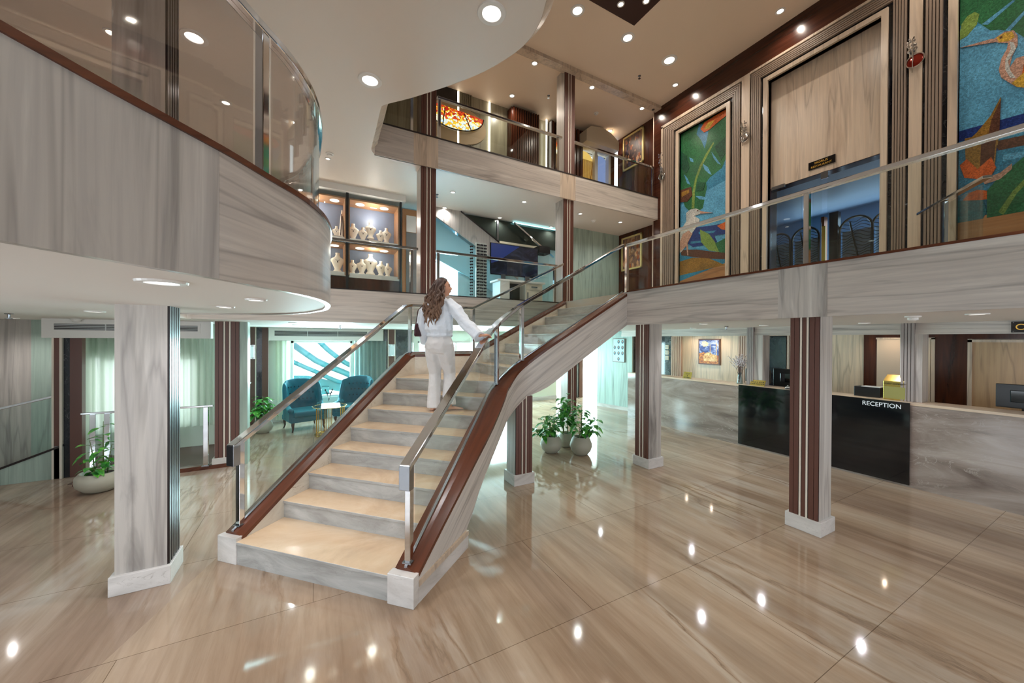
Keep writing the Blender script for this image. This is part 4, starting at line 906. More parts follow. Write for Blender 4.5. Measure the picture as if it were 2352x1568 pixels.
# ---- glass doors and leaf screens of the restaurant
gd = thing('glass_door', 'frameless glass double door under the restaurant sign', 'door', (7.62, 3.0, 2.79))
MB().box(7.61, 2.30, 2.80, 7.622, 2.94, 4.86).build('door_leaf', clear_glass, gd)
MB().box(7.61, 3.02, 2.80, 7.622, 3.80, 4.86).build('door_leaf', clear_glass, gd)
MB().box(7.60, 2.93, 4.76, 7.632, 3.03, 4.88).build('top_hinge', steel, gd); MB().box(7.60, 3.58, 4.84, 7.632, 3.80, 4.90).build('top_hinge', steel, gd)
MB().box(7.585, 2.955, 3.3, 7.605, 3.005, 3.95).build('pull_handle', brass, gd)
scr_m = plain('screen_bronze', (92, 84, 72), .3, .7)
def screen(label, y, z1, w, x):
    t = thing('leaf_screen', label, 'screen', (x, y, 2.79)); r = w/2; zc = z1-r
    out = [(x, y-r, 2.80), (x, y-r, zc)]+[(x, y-r*math.cos(a*math.pi/12), zc+r*math.sin(a*math.pi/12)) for a in range(13)]+[(x, y+r, 2.80)]
    MB().tube(out, .022, 8).build('arched_frame', scr_m, t)
    MB().tube([(x, y-r*.45, 2.82), (x, y-.05, 3.7), (x, y+r*.35, z1-.1)], .016, 6).build('midrib', scr_m, t)
    v = MB(); k = 0; z = 2.95
    while z < z1-.05:
        zz = zc+math.sqrt(max(0, r*r-(z-zc)**2)) if z > zc else None
        hw = r if z < zc else math.sqrt(max(.0001, r*r-(z-zc)**2))
        pts = [(x, y-hw+2*hw*i/14, z+.035*math.sin(i/14*9+k*.5)-.05*abs(i/14-.5)) for i in range(15)]
        v.tube(pts, .006, 4); z += .062; k += 1
    v.build('veins', scr_m, t)
    MB().box(x+.08, y-r+.02, 2.79, x+.085, y+r-.02, zc).build('glow_backing', plain('pale_glow_backing', (206, 222, 236), .4), t)  # pale panel added to stand in for the glow behind the screen
screen('arched metal leaf screen inside the restaurant, right of the railing post', 3.31, 4.58, .52, 9.8)
screen('arched metal leaf screen inside the restaurant, behind the glass door', 4.19, 4.58, .52, 9.8)
screen('arched metal leaf screen inside the restaurant, half hidden at the left of the doorway', 4.72, 4.56, .46, 9.8)
screen('arched metal leaf screen inside the restaurant, cut by the right door jamb', 2.84, 4.56, .46, 9.85)
tag(MB().box(9.7, 3.80, 2.79, 9.85, 3.86, 4.7).build('partition_post', plain('copper', (176, 100, 50), .3, .6)), 'slim copper post between the leaf screens in the restaurant', 'post')
tag(MB().box(9.72, 3.57, 2.79, 9.85, 3.72, 4.75).build('partition_post', darkline), 'dark square post beside the widest leaf screen in the restaurant', 'post')

# ---- sconces on the right wall (crystal cluster over an oval disc)
def crystal_sconce(label, y, z0, z1, red):
    t = thing('wall_sconce', label, 'wall lamp', (7.5, y, z0)); r_ = random.Random(int(y*100))
    MB().tube([(7.47, y, z0), (7.47, y, z1-.05)], .007, 6).build('stem', chrome, t)
    MB().ell((7.50, y-.02, z0+.17), (.012, .085, .085), 20, 12).build('disc', plain('disc_red', (140, 40, 26), .1, .4) if red else chrome, t, smooth=True)
    MB().tube([(7.492, y-.02+.09*math.cos(a*math.pi/12), z0+.17+.09*math.sin(a*math.pi/12)) for a in range(24)], .008, 6, closed=True).build('disc_rim', chrome, t)
    c = MB()
    for k in range(22):
        yy = y+r_.uniform(-.055, .05); zz = z0+.30+(z1-z0-.32)*r_.random()
        c.ell((7.47+r_.uniform(-.02, .03), yy, zz), (.010, .012, .022), 6, 4)
    c.build('crystals', chrome, t)
    MB().box(7.50, y-.03, z0+.24, 7.545, y+.03, z0+.38).build('wall_plate', chrome, t)
crystal_sconce('crystal wall lamp with red oval disc beside the right mural', 1.915, 5.82, 6.35, True)
crystal_sconce('crystal wall lamp on the pier between the heron mural and the restaurant door', 4.26, 5.86, 6.36, False)
crystal_sconce('crystal wall lamp at the far left edge of the heron mural frame', 6.235, 5.86, 6.62, False)
tag(MB().ell((7.40, 6.40, 7.755), (.045, .045, .045), 14, 10).box(7.38, 6.38, 7.76, 7.42, 6.42, 7.80).build('security_camera', plain('camera_shell', (60, 56, 52), .3)), 'small dome security camera in the ceiling corner by the brown wall', 'camera')
# ================================================================ ground-floor lounge
velvet, vn, vb = newmat('teal_velvet'); vb.inputs['Base Color'].default_value = lin((8, 84, 104)); vb.inputs['Roughness'].default_value = .75
vb.inputs['Sheen Weight'].default_value = .8; vb.inputs['Sheen Tint'].default_value = lin((60, 190, 210))
darkwood = plain('chair_leg_wood', (62, 34, 28), .3)
def armchair(label, x, y, rz):
    t = thing('armchair', label, 'armchair', (x, y, 0), rz, None)
    # local: opens towards -y. shell = back and wings in one sweep
    N = 40; vs = []; rows = 9; rin = [];
    def top(a):
        k = abs(a)/math.radians(118)
        if k < .42: return 1.05+.04*math.cos(k*3.6)
        if k < .62: return 1.03-.02*(k-.42)/.2
        if k < .80: return 1.01-.42*((k-.62)/.18)**.9
        return .59-.07*(k-.8)/.2
    mb = MB(); fs = []
    for i in range(N+1):
        a = -math.radians(118)+2*math.radians(118)*i/N
        ti = top(a)
        for j in range(rows+1):
            z = .24+(ti-.24)*j/rows
            lean = .05*max(0, (z-.45))*max(0, math.cos(a))*2
            bul = .0
            ro = .385+lean; ri = .305+lean
            if j == rows: ro -= .02; ri += .02
            tuft = .02*math.sin(a*12)*math.sin((z-.55)*22.4) if z > .5 else 0
            dx, dy = math.sin(a), math.cos(a)
            vs.append((dx*ro*1.04, dy*ro, z)); vs.append((dx*(ri+tuft)*1.02, dy*(ri+tuft), z))
    st = (rows+1)*2
    for i in range(N):
        for j in range(rows):
            b = i*st+j*2
            fs += [(b, b+2, b+st+2, b+st), (b+1, b+st+1, b+st+3, b+3)]
        b = i*st; fs += [(b, b+st, b+st+1, b+1)]; b = i*st+rows*2; fs += [(b, b+1, b+st+1, b+st)]
    for i in (0, N):
        for j in range(rows): b = i*st+j*2; fs.append((b, b+1, b+3, b+2))
    o = mb.add(vs, fs).build('backrest', velvet, t, smooth=True, world=False)
    m = o.modifiers.new('sub', 'SUBSURF'); m.levels = 1; m.render_levels = 1
    bt = MB()
    for k, z in enumerate((.62, .76, .90)):
        for j in range(-3, 4):
            a = j*.26+(.13 if k % 2 else 0); lean = .05*max(0, (z-.45))*max(0, math.cos(a))*2; r = .30+lean
            bt.ell((math.sin(a)*r*1.02, math.cos(a)*r, z), (.016, .016, .016), 8, 5)
    bt.build('tufting_buttons', plain('button_teal', (4, 50, 64), .7), t, world=False)
    # arms that reach forward and flare out
    for sx in (-1, 1):
        rg = []
        for k in range(8):
            u = k/7; yy = .0-.40*u; xx = sx*(.325+.045*u); zc = .50-.03*u
            rg.append([(xx+.052*math.cos(w*math.pi/6), yy, zc+.045*math.sin(w*math.pi/6)) for w in range(12)])
        MB().loft(rg).build('armrest', velvet, t, smooth=True, world=False)
        MB().box(sx*.29, -.37, .22, sx*.385, .02, .49).build('side_panel', velvet, t, world=False, bevel=.02)
    c = MB().box(-.295, -.40, .30, .295, .27, .43).build('seat_cushion', velvet, t, world=False, smooth=True, bevel=.04)
    c.modifiers['bevel'].segments = 4
    MB().box(-.36, -.38, .20, .36, .28, .31).build('seat_frame', velvet, t, world=False, bevel=.02)
    for sx, sy in ((-1, -1), (1, -1), (-1, 1), (1, 1)):
        px, py = sx*.30, (-.33 if sy < 0 else .25)
        MB().tube([(px, py, .24), (px+sx*.012, py+sy*.012, .15), (px+sx*.004, py+sy*.0, .07), (px+sx*.022, py+sy*.022, 0)], [.036, .030, .018, .014], 10).build('leg', darkwood, t, smooth=True, world=False)
    return t
armchair('teal velvet tufted armchair at the left of the glass table', -.20, 9.50, math.radians(18))
armchair('teal velvet tufted armchair at the right of the glass table, partly behind the stair railing', .88, 9.62, math.radians(-28))
tb = thing('side_table', 'round glass side table on bundles of thin gold rods between the armchairs', 'table', (.30, 8.62, 0))
MB().lathe((.30, 8.62, .59), [(.33, 0), (.335, .006), (.33, .012)], 40).build('glass_top', clear_glass, tb)
MB().tube([(.30+.325*math.cos(a*math.pi/20), 8.62+.325*math.sin(a*math.pi/20), .588) for a in range(40)], .007, 6, closed=True).build('top_ring', gold, tb)
MB().tube([(.30+.28*math.cos(a*math.pi/20), 8.62+.28*math.sin(a*math.pi/20), .012) for a in range(40)], .010, 6, closed=True).build('base_ring', gold, tb)
MB().tube([(.30+.20*math.cos(a*math.pi/20), 8.62+.20*math.sin(a*math.pi/20), .012) for a in range(40)], .007, 6, closed=True).build('base_ring', gold, tb)
for A0 in (math.radians(215), math.radians(335), math.radians(95)):
    rod = MB()
    for k in range(5):
        a = A0+(k-2)*.13; r = .255+.03*(k % 2); rod.tube([(.30+r*math.cos(a), 8.62+r*math.sin(a), .012), (.30+r*math.cos(a), 8.62+r*math.sin(a), .60-.03*(k % 3))], .0085, 6)
    rod.build('leg', gold, tb)
vz = thing('bud_vase', 'small clear vase with two dark leafy twigs on the glass table', 'vase', (.28, 8.62, .602))
MB().lathe((.28, 8.62, .602), [(.05, 0), (.055, .02), (.035, .06), (.012, .10), (.018, .17)], 18).build('vase', clear_glass, vz, smooth=True)
s_ = MB(); l_ = MB()
for sx in (-1, 1):
    s_.tube([(.28, 8.62, .70), (.28+sx*.02, 8.61, .80), (.28+sx*.06, 8.60, .93)], .004, 5)
    for k, (dx, dz) in enumerate(((.03, .84), (.05, .88), (.02, .86), (.065, .93))): l_.ell((.28+sx*dx, 8.60, dz), (.012, .006, .022), 8, 6)
s_.build('twig', darkwood, vz); l_.build('leaf', plain('dusk_leaf', (50, 44, 64), .6), vz)

# ---------------------------------------------------------------- plants
leaf_m, ln, lb = newmat('leaf_green')
lc_ = noise(ln, coords(ln, (14, 14, 14)), 1, 2); ln.links.new(ramp(ln, lc_, [(.35, (34, 100, 36)), (.5, (60, 146, 52)), (.65, (116, 188, 74))]), lb.inputs['Base Color']); lb.inputs['Roughness'].default_value = .35
stem_m = plain('plant_stem', (96, 110, 60), .7); soil = plain('soil', (52, 38, 30), .9)
pot_m = plain('stone_pot', (176, 172, 156), .45)
def leaf(mb, p, d, L, wd, droop, rnd):
    d = Vector(d).normalized(); up = Vector((0, 0, 1)); s = d.cross(up); s = s.normalized() if s.length > .01 else Vector((1, 0, 0)); n = s.cross(d)
    prof = [(0, .0), (.12, .55), (.35, 1.0), (.62, .82), (.85, .4), (1, .0)]; vs = []; P = Vector(p)
    for t, w in prof:
        c = P+d*(L*t)-up*(droop*L*t*t); vs += [c-s*(wd*w)+n*(wd*w*.28), c, c+s*(wd*w)+n*(wd*w*.28)]
    fs = []
    for i in range(len(prof)-1):
        b = i*3; fs += [(b, b+1, b+4, b+3), (b+1, b+2, b+5, b+4)]
    mb.add(vs, fs)
def plant(label, x, y, r, h, potprof, stems, n, seed, L=.11, spread=.2, sc=1.25):
    n = int(n*1.5)
    t = thing('potted_plant', label, 'plant', (x, y, 0)); R_ = random.Random(seed)
    rim = potprof[-1]
    inner = [(rim[0]*.88, rim[1]), (rim[0]*.86, rim[1]-.03)]
    MB().lathe((x, y, 0), potprof+inner, 32).build('pot', pot_m, t, smooth=True)
    MB().lathe((x, y, rim[1]-.035), [(rim[0]*.87, 0), (rim[0]*.5, .008), (.001, .01)], 20).build('soil', soil, t)
    st = MB(); lf = MB()
    for (ax_, ay_, hh, bend) in stems:
        base = Vector((x+ax_*.12, y+ay_*.12, rim[1]-.03)); top = Vector((x+ax_*bend, y+ay_*bend, hh)); mid = (base+top)/2+Vector((-ax_*.02, -ay_*.02, (hh-rim[1])*.08))
        pts = []
        for k in range(9):
            u = k/8; pts.append(base*(1-u)**2+mid*2*u*(1-u)+top*u*u)
        st.tube(pts, [.008-.005*k/8 for k in range(9)], 6)
        for k in range(n):
            u = .22+.78*(k+R_.random())/n; q = base*(1-u)**2+mid*2*u*(1-u)+top*u*u
            a = k*2.4+R_.uniform(-.5, .5); dv = Vector((math.cos(a), math.sin(a), R_.uniform(-.2, .45)))
            pet = q+dv*R_.uniform(.03, .07)*sc
            st.tube([q, pet], .0022, 4)
            leaf(lf, pet, dv+Vector((0, 0, -.15)), L*R_.uniform(.7, 1.15)*sc, L*.33*sc, R_.uniform(.2, .7), R_)
    st.build('stem', stem_m, t); lf.build('foliage', leaf_m, t)
    return t
globe = lambda r, h: [(r*.55, 0), (r*.62, .012), (r*.86, h*.22), (r, h*.48), (r*.97, h*.62), (r*.86, h*.82), (r*.70, h*.97), (r*.70, h)]
plant('leafy plant in a round stone pot, front left of the three under the stairs', 3.74, 5.44, .2, .28, globe(.195, .29), [(-.8, -.2, .62, .24), (-.3, -.6, .52, .16), (.6, .3, .60, .14), (-1, .3, .42, .26), (0, .5, .66, .1)], 9, 1, .115)
plant('leafy plant in a round stone pot, front right of the three under the stairs', 4.14, 5.10, .2, .30, globe(.195, .31), [(.1, .1, .84, .12), (.9, -.3, .62, .30), (-.5, -.3, .56, .2), (.5, .5, .74, .22), (.95, 0, .44, .34)], 9, 2, .115)
plant('tall leafy plant in a stone pot, behind the other two under the stairs', 4.19, 5.60, .17, .26, globe(.165, .26), [(-.4, .1, .88, .14), (.3, 0, .96, .10), (-.7, -.2, .72, .2), (.5, .3, .80, .16), (0, -.4, .7, .12)], 12, 3, .12)
plant('glossy plant in a shallow round pot at the left, half behind the foreground column', -2.46, 6.80, .2, .25, [(.12, 0), (.16, .02), (.225, .09), (.24, .15), (.23, .21), (.20, .245), (.20, .25)], [(.2, .1, .90, .10), (-.5, .1, .66, .22), (.6, -.2, .60, .2), (-.1, -.6, .36, .26)], 6, 4, .125, sc=1.0)
plant('bushy plant in a stone pot beside the striped pier, seen behind the left handrail', -.95, 9.38, .2, .26, globe(.19, .27), [(-.2, 0, .78, .05), (.5, 0, .6, .16), (-.7, -.1, .50, .25), (.1, -.2, .70, .08), (-.5, -.3, .58, .14)], 13, 5, .12)

# ---------------------------------------------------------------- window dressing, air vents, sconces below
def curtain(label, x0, x1, y, z0, z1, waves=9, amp=.035, mat=None, cut=None):
    n = waves*8; vs = []; fs = []
    for i in range(n+1):
        u = i/n; x = x0+(x1-x0)*u; yy = y+amp*math.sin(u*waves*2*math.pi)+amp*.4*math.sin(u*waves*4.7)
        zt = cut(x) if cut else z1
        vs += [(x, yy, z0), (x, yy*.999+.0, zt)]
    for i in range(n): fs.append((i*2, i*2+2, i*2+3, i*2+1))
    return tag(MB().add(vs, fs).build('curtain', mat or sheer, smooth=True), label, 'curtain')
curtain('pale sheer curtain left of the foreground column, behind the glass balustrade', -3.22, -2.32, 8.62, .40, 2.262, 8)
curtain('pale sheer curtain between the foreground column and the striped column', -2.30, -1.52, 8.62, .40, 2.262, 8)
curtain('grey sheer curtain at the right of the lounge window, above the right armchair', .92, 1.72, 10.33, .05, 1.95, 7, .03, curtain_mat('grey_curtain', (176, 196, 196), .05))
curtain('narrow pale curtain at the left edge of the lounge window', -.80, -.50, 10.36, .05, 1.95, 3, .012, curtain_mat('cream_curtain', (226, 232, 214), .05))
curtain('bright sheer curtain at the far end, seen under the stair flight', 8.0, 9.05, 10.2, .02, 2.2, 9, .03, curtain_mat('white_sheer', (240, 246, 248), .4))
def vent(label, x0, x1, y, z0, z1, slats=4):
    t = thing('air_vent', label, 'air conditioner vent', ((x0+x1)/2, y, z0))
    MB().box(x0, y, z0, x1, y+.16, z1).build('casing', white_gloss, t, bevel=.004)
    gx0, gx1, gz0, gz1 = x0+.12, x1-.4 if x1-x0 > 2.2 else x1-.16, z0+.11, z1-.07
    MB().box(gx0-.03, y-.008, gz0-.03, gx1+.03, y+.002, gz0).box(gx0-.03, y-.008, gz1, gx1+.03, y+.002, gz1+.03).box(gx0-.03, y-.008, gz0, gx0, y+.002, gz1).box(gx1, y-.008, gz0, gx1+.03, y+.002, gz1).build('grille_frame', white_gloss, t)
    MB().box(gx0, y-.001, gz0, gx1, y+.001, gz1).build('grille_opening', stripe_dark, t)
    s = MB()
    for k in range(slats): z = gz0+(gz1-gz0)*(k+.5)/slats; s.box(gx0, y-.007, z-.004, gx1, y-.001, z+.004)
    for m in (.33, .66): s.box(gx0+(gx1-gx0)*m-.006, y-.009, gz0, gx0+(gx1-gx0)*m+.006, y-.002, gz1)
    s.build('slats', plain('slat_grey', (196, 200, 200), .4), t)
vent('long air conditioning vent above the lounge window', -.93, 1.62, 10.20, 1.955, 2.26)
vent('long air conditioning vent above the sheer curtains at the left', -3.25, -1.44, 7.40, 1.995, 2.262)
def dark_pier(n, x0, x1, y, mid):
    MBb = MB().box(x0, y, 0, mid-.10, y+.08, 2.262).box(mid+.10, y, 0, x1-.12 if x1-x0 > .4 else x1, y+.08, 2.262)
    tag(MBb.build('trim_%d' % n, blackmar), kind='structure')
    tag(MB().box(mid-.075, y-.02, 0, mid+.075, y+.08, 2.262).box(x1-.12, y-.01, 0, x1, y+.08, 2.262).build('trim_%d' % (n+1), stripe_brown), kind='structure')
    tag(MB().box(mid-.10, y-.024, 0, mid-.078, y+.08, 2.262).box(mid+.078, y-.024, 0, mid+.10, y+.08, 2.262).build('trim_%d' % (n+2), stripe_white), kind='structure')
dark_pier(40, -1.45, -.95, 10.36, -1.28)
dark_pier(43, 1.66, 2.42, 10.36, 1.86)
struct('trim_46', MB().box(-3.248, 7.62, 0, -3.228, 7.72, 2.262).box(-3.165, 7.60, 0, -3.14, 7.72, 2.262), stripe_white)
struct('trim_47', MB().box(-3.228, 7.63, 0, -3.165, 7.72, 2.262).box(-3.07, 7.62, 0, -2.95, 7.72, 2.262), stripe_brown)
struct('trim_48', MB().box(-3.14, 7.64, 0, -3.07, 7.72, 2.262), blackmar)
struct('trim_49', MB().box(-1.03, 7.16, 0, -.93, 7.42, 2.262), ash_green)
def sconce(label, x, y, z):
    t = thing('wall_sconce', label, 'wall lamp', (x, y, z))
    MB().box(x-.085, y-.03, z-.16, x+.085, y-.015, z+.16).build('back_plate', chrome, t)
    MB().lathe((x, y-.075, z-.13), [(.045, 0), (.05, .01), (.05, .25), (.045, .26)], 18).build('glass_tube', emit('sconce_glow_%d' % int(x*100), (200, 240, 240), .8), t, smooth=True)
    MB().tube([(x-.075, y-.10, z-.15), (x+.075, y-.10, z-.15), (x+.075, y-.10, z+.15), (x-.075, y-.10, z+.15)], .006, 6, closed=True).build('front_frame', chrome, t)
    MB().lathe((x, y-.075, z+.13), [(.055, 0), (.055, .02)], 18).lathe((x, y-.075, z-.15), [(.055, 0), (.055, .02)], 18).build('end_cap', chrome, t)
sconce('glass tube wall lamp on the striped dark pier left of the armchairs', -1.28, 10.34, 1.69)
sconce('glass tube wall lamp on the dark pier right of the lounge curtain', 1.86, 10.34, 1.70)
# floor-level balustrades around the stairwell at left
railing('low chrome and glass balustrade behind the foreground column, before the sheer curtains', [(-2.78, 7.16, .965), (-1.36, 7.16, .965)],
        [(-2.66, 7.16, .05, .95, 0), (-2.52, 7.16, .05, .95, 0), (-1.45, 7.16, .05, .95, 0)], [[(-2.50, 7.16, .08, .94), (-1.48, 7.16, .08, .94)]], w=.05, h=.03, postw=.06, base=0)
struct('trim_50', MB().box(-2.85, 7.12, 0, -1.05, 7.20, .06), redwood)
pw = MB().ext([(-4.2, 7.63, 0), (-3.16, 7.63, 0), (-3.16, 7.63, .45), (-4.2, 7.63, .02)], (0, .06, 0))
struct('wall_stairwell', pw, ash_green)
struct('trim_51', MB().bar([(-4.2, 7.66, .03), (-3.14, 7.66, .465)], .09, .03), stripe_dark)
railing('sloping chrome and glass balustrade at the far left edge', [(-4.15, 7.66, .92), (-3.17, 7.66, 1.185)], [(-3.22, 7.66, .45, 1.17, 0)], [[(-4.1, 7.66, .06, .91), (-3.26, 7.66, .43, 1.15)]], w=.05, h=.035, postw=.04, base=0)
railing('chrome handrail with end bracket before the striped pier left of the armchairs', [(-1.55, 9.9, .93), (-1.22, 9.9, 1.02)], [(-1.26, 9.9, 0, 1.0, 0)], [], w=.045, h=.035, postw=.035, base=0)

# ================================================================ middle deck: jewellery display
dc = thing('display_cabinet', 'tall glass fronted jewellery cabinet with lit boxes on the middle deck', 'cabinet', (.8, 8.1, 2.79))
oak = plain('cabinet_oak', (178, 130, 88), .4)
MB().box(-.35, 7.90, 4.90, 1.70, 8.45, 5.02).build('valance', white_gloss, dc)
MB().box(-.35, 8.02, 4.70, 1.62, 8.06, 4.90).build('glass_header', clear_glass, dc)
MB().box(-.30, 7.98, 2.80, .56, 7.99, 4.90).box(.60, 7.98, 2.80, 1.60, 7.99, 4.90).build('glass_door', clear_glass, dc)
MB().box(.555, 7.97, 2.79, .60, 8.05, 4.90).box(1.595, 7.97, 2.79, 1.63, 8.05, 4.90).build('door_profile', darkline, dc)
bxs = MB(); 
def niche(x0, x1, z0, z1): 
    bxs.box(x0, 8.05, z0, x0+.03, 8.5, z1).box(x1-.03, 8.05, z0, x1, 8.5, z1).box(x0, 8.05, z1-.03, x1, 8.5, z1)
for a, b in ((-.30, .565), (.60, 1.60)):
    niche(a, b, 3.98, 4.83); niche(a, b, 3.28, 3.92)
bxs.build('oak_box', oak, dc)
MB().box(-.30, 8.06, 3.98, .56, 8.5, 4.03).box(.62, 8.06, 3.98, 1.59, 8.5, 4.03).box(-.30, 8.06, 3.26, .56, 8.5, 3.34).box(.62, 8.06, 3.24, 1.62, 8.5, 3.33).build('white_shelf', white_gloss, dc)
MB().box(-.32, 8.5, 2.79, 1.62, 8.53, 4.83).build('back_panel', plain('cabinet_back', (120, 132, 156), .4), dc)
for x in (-.05, .36, .84, 1.32):
    for z, zz in ((4.795, 4.80), (3.885, 3.89)):
        MB().lathe((x, 8.26, z), [(.085, 0), (.085, .008)], 20).build('cabinet_light', emit('cabinet_light_%d_%d' % (int(x*100), int(z*10)), (255, 244, 230), 4), dc)
MB().box(-.30, 8.06, 2.79, 1.60, 8.10, 3.24).build('base_panel', walnut_v, dc)
for x in (-.05, 1.1):
    l = bpy.data.lights.new('cabinet_glow', 'POINT'); l.energy = 9; l.color = (1, .93, .84); l.shadow_soft_size = .08
    o = bpy.data.objects.new('cabinet_glow', l); o.location = (x, 8.2, 4.6); COL.objects.link(o)
    l2 = l.copy(); l2.energy = 7; o2 = bpy.data.objects.new('cabinet_glow', l2); o2.location = (x, 8.2, 3.78); COL.objects.link(o2)
bust_m = plain('bust_cream', (240, 230, 216), .5); jewel = plain('jewel', (60, 40, 44), .2, .3)
bt = thing('necklace_bust', 'x', 'necklace bust', (0, 0, 0))
def bustring(w, d, z): return [(w*math.cos(a*math.pi/8), d*math.sin(a*math.pi/8), z) for a in range(16)]
MB().loft([bustring(.075, .05, 0), bustring(.072, .048, .02), bustring(.045, .03, .06), bustring(.075, .035, .13), bustring(.115, .04, .21), bustring(.10, .038, .245), bustring(.045, .03, .275), bustring(.032, .028, .31), bustring(.036, .03, .345)]).build('bust', bust_m, bt, smooth=True, world=False)
MB().tube([(.036*math.cos(a*math.pi/6+math.pi/2)*(1+.0), -.040-.0*a, .27-.06*abs(math.sin((a)*math.pi/12))) for a in range(3, 10)], .003, 5).ell((0, -.044, .185), (.010, .006, .016), 8, 6).build('necklace', jewel, bt, world=False)
busts = [(.22, 4.04, .8, 'cream necklace bust at the left of the upper left display box'), (.40, 4.04, .72, 'small cream necklace bust beside a tall draped stand in the upper left box'),
 (.71, 4.04, 1.0, 'cream necklace bust at the far left of the upper right display box'), (.90, 4.04, .86, 'second cream necklace bust from the left in the upper right box'), (1.05, 4.12, 1.0, 'highest cream necklace bust, centre of the upper right box'),
 (1.25, 4.04, .82, 'second cream necklace bust from the right in the upper right box'), (1.37, 4.06, .95, 'cream necklace bust at the right end of the upper right box'),
 (.42, 3.35, 1.15, 'single cream necklace bust in the lower left display box'), (.70, 3.34, .85, 'cream necklace bust at the left end of the lower right display box'), (.88, 3.34, .95, 'second cream necklace bust from the left in the lower right box'),
 (1.05, 3.36, 1.25, 'large cream necklace bust with dark pendant, centre of the lower right box'), (1.26, 3.34, .95, 'second cream necklace bust from the right in the lower right box'), (1.40, 3.34, .85, 'cream necklace bust at the right end of the lower right box')]
for k, (x, z, s, lb_) in enumerate(busts):
    o = bt if k == 0 else copy_thing(bt, (0, 0, 0))
    o.location = (x, 8.28, z); o.scale = (s, s, s); o['label'] = lb_; o['group'] = 'necklace busts in the jewellery cabinet'; o['category'] = 'necklace bust'
ds = thing('draped_stand', 'tall cone stand hung with pale chains at the right of the upper left box', 'jewellery stand', (.50, 8.28, 4.03))
MB().lathe((.50, 8.28, 4.03), [(.07, 0), (.06, .1), (.035, .4), (.01, .6)], 14).build('cone', bust_m, ds, smooth=True)
MB().tube([(.47, 8.22, 4.1), (.48, 8.23, 4.3), (.49, 8.26, 4.55)], .008, 5).tube([(.52, 8.21, 4.08), (.515, 8.23, 4.3), (.505, 8.25, 4.5)], .008, 5).build('chain', jewel, ds)
for k, (x0, x1, lb_) in enumerate(((.08, .50, 'left'), (1.0, 1.25, 'right'))):
    o = thing('jewellery_tray', 'low cream jewellery tray at the front of the upper %s display box' % lb_, 'tray', ((x0+x1)/2, 8.14, 4.03))
    MB().box(x0, 8.10, 4.03, x1, 8.2, 4.06).build('tray', bust_m, o)
    MB().box(x0+.02, 8.098, 4.045, x1-.02, 8.1, 4.05).build('chain', jewel, o)
# notice board behind column
nb = thing('notice_board', 'oak framed notice board with a white paper, right of the jewellery cabinet', 'notice board', (1.8, 8.3, 2.79))
MB().box(1.70, 8.22, 2.79, 2.08, 8.30, 4.86).build('board', oak, nb)
MB().box(1.78, 8.205, 2.9, 2.08, 8.22, 4.35).build('grey_panel', plain('panel_grey', (120, 122, 122), .3), nb)
MB().box(1.78, 8.20, 4.36, 1.99, 8.205, 4.72).build('paper', white_gloss, nb)
# ---- TV, cabinet, eyewear rack, slanting stair flank
tv = thing('television', 'large wall television showing dark blue rocky cliffs on the middle deck', 'television', (4.2, 7.7, 3.5))
MB().box(3.54, 7.62, 3.50, 4.82, 7.66, 4.225).build('bezel', black_pl, tv, bevel=.004)
m, nt, b = newmat('tv_picture'); b.inputs['Base Color'].default_value = (.01, .01, .012, 1)
n = noise(nt, coords(nt, (1.6, 1, 2.4)), 1.4, 8, .7, 1.6); b.inputs['Roughness'].default_value = .2
nt.links.new(ramp(nt, n, [(.38, (8, 12, 24)), (.5, (26, 32, 50)), (.62, (54, 62, 84)), (.75, (96, 102, 122))]), b.inputs['Emission Color']); b.inputs['Emission Strength'].default_value = .38
sc = MB().box(3.555, 7.615, 3.515, 4.805, 7.62, 4.21, 0); sc.ext([(3.555, 7.613, 4.21), (4.30, 7.613, 4.21), (4.0, 7.613, 4.0), (3.75, 7.613, 3.82), (3.555, 7.613, 3.75)], (0, .002, 0), 1)
sc.build('screen', [m, emit('tv_sky', (12, 40, 100), .7)], tv)
MB().box(3.80, 7.60, 3.36, 3.92, 7.66, 3.52).box(4.45, 7.60, 3.36, 4.57, 7.66, 3.52).build('stand_foot', steel, tv)
cb = thing('low_cabinet', 'white cabinet with a drawer under the television', 'cabinet', (4.25, 7.55, 2.79))
MB().box(3.66, 7.35, 2.79, 3.90, 7.75, 3.32).box(4.30, 7.35, 2.79, 4.78, 7.75, 3.32).build('body', white_gloss, cb, bevel=.004)
MB().box(3.60, 7.32, 3.32, 4.84, 7.78, 3.36).build('top', white_gloss, cb, bevel=.004)
MB().box(3.90, 7.6, 2.79, 4.30, 7.75, 3.32).build('dark_recess', black_pl, cb)
dr = MB().box(4.32, 7.335, 3.16, 4.76, 7.35, 3.30).build('drawer', plain('drawer_cream', (216, 206, 190), .4), cb); MB().box(4.46, 7.32, 3.22, 4.62, 7.335, 3.245).build('handle', steel, dr)
dd = MB().box(4.32, 7.335, 2.81, 4.76, 7.35, 3.15).build('door', plain('drawer_cream2', (216, 206, 190), .4), cb); MB().box(4.35, 7.32, 2.95, 4.375, 7.335, 3.1).build('handle', steel, dd)
rk = thing('eyewear_rack', 'tall display rack of sunglasses in front of the curtain on the middle deck', 'display rack', (3.25, 7.6, 2.79))
MB().box(3.18, 7.60, 2.79, 3.44, 7.63, 4.17).build('front_board', plain('rack_white', (170, 176, 168), .4), rk)
MB().add([(3.02, 7.74, 2.79), (3.18, 7.60, 2.79), (3.18, 7.60, 4.15), (3.02, 7.74, 4.12)], [(0, 1, 2, 3)]).ext([(3.02, 7.74, 2.79), (3.18, 7.60, 2.79), (3.44, 7.60, 2.79), (3.44, 7.76, 2.79)], (0, 0, .03)).build('side_board', clear_glass, rk)
sg0 = thing('sunglasses', 'pair of dark sunglasses hung on the display rack', 'sunglasses', (0, 0, 0), 0, 'sunglasses on the display rack')
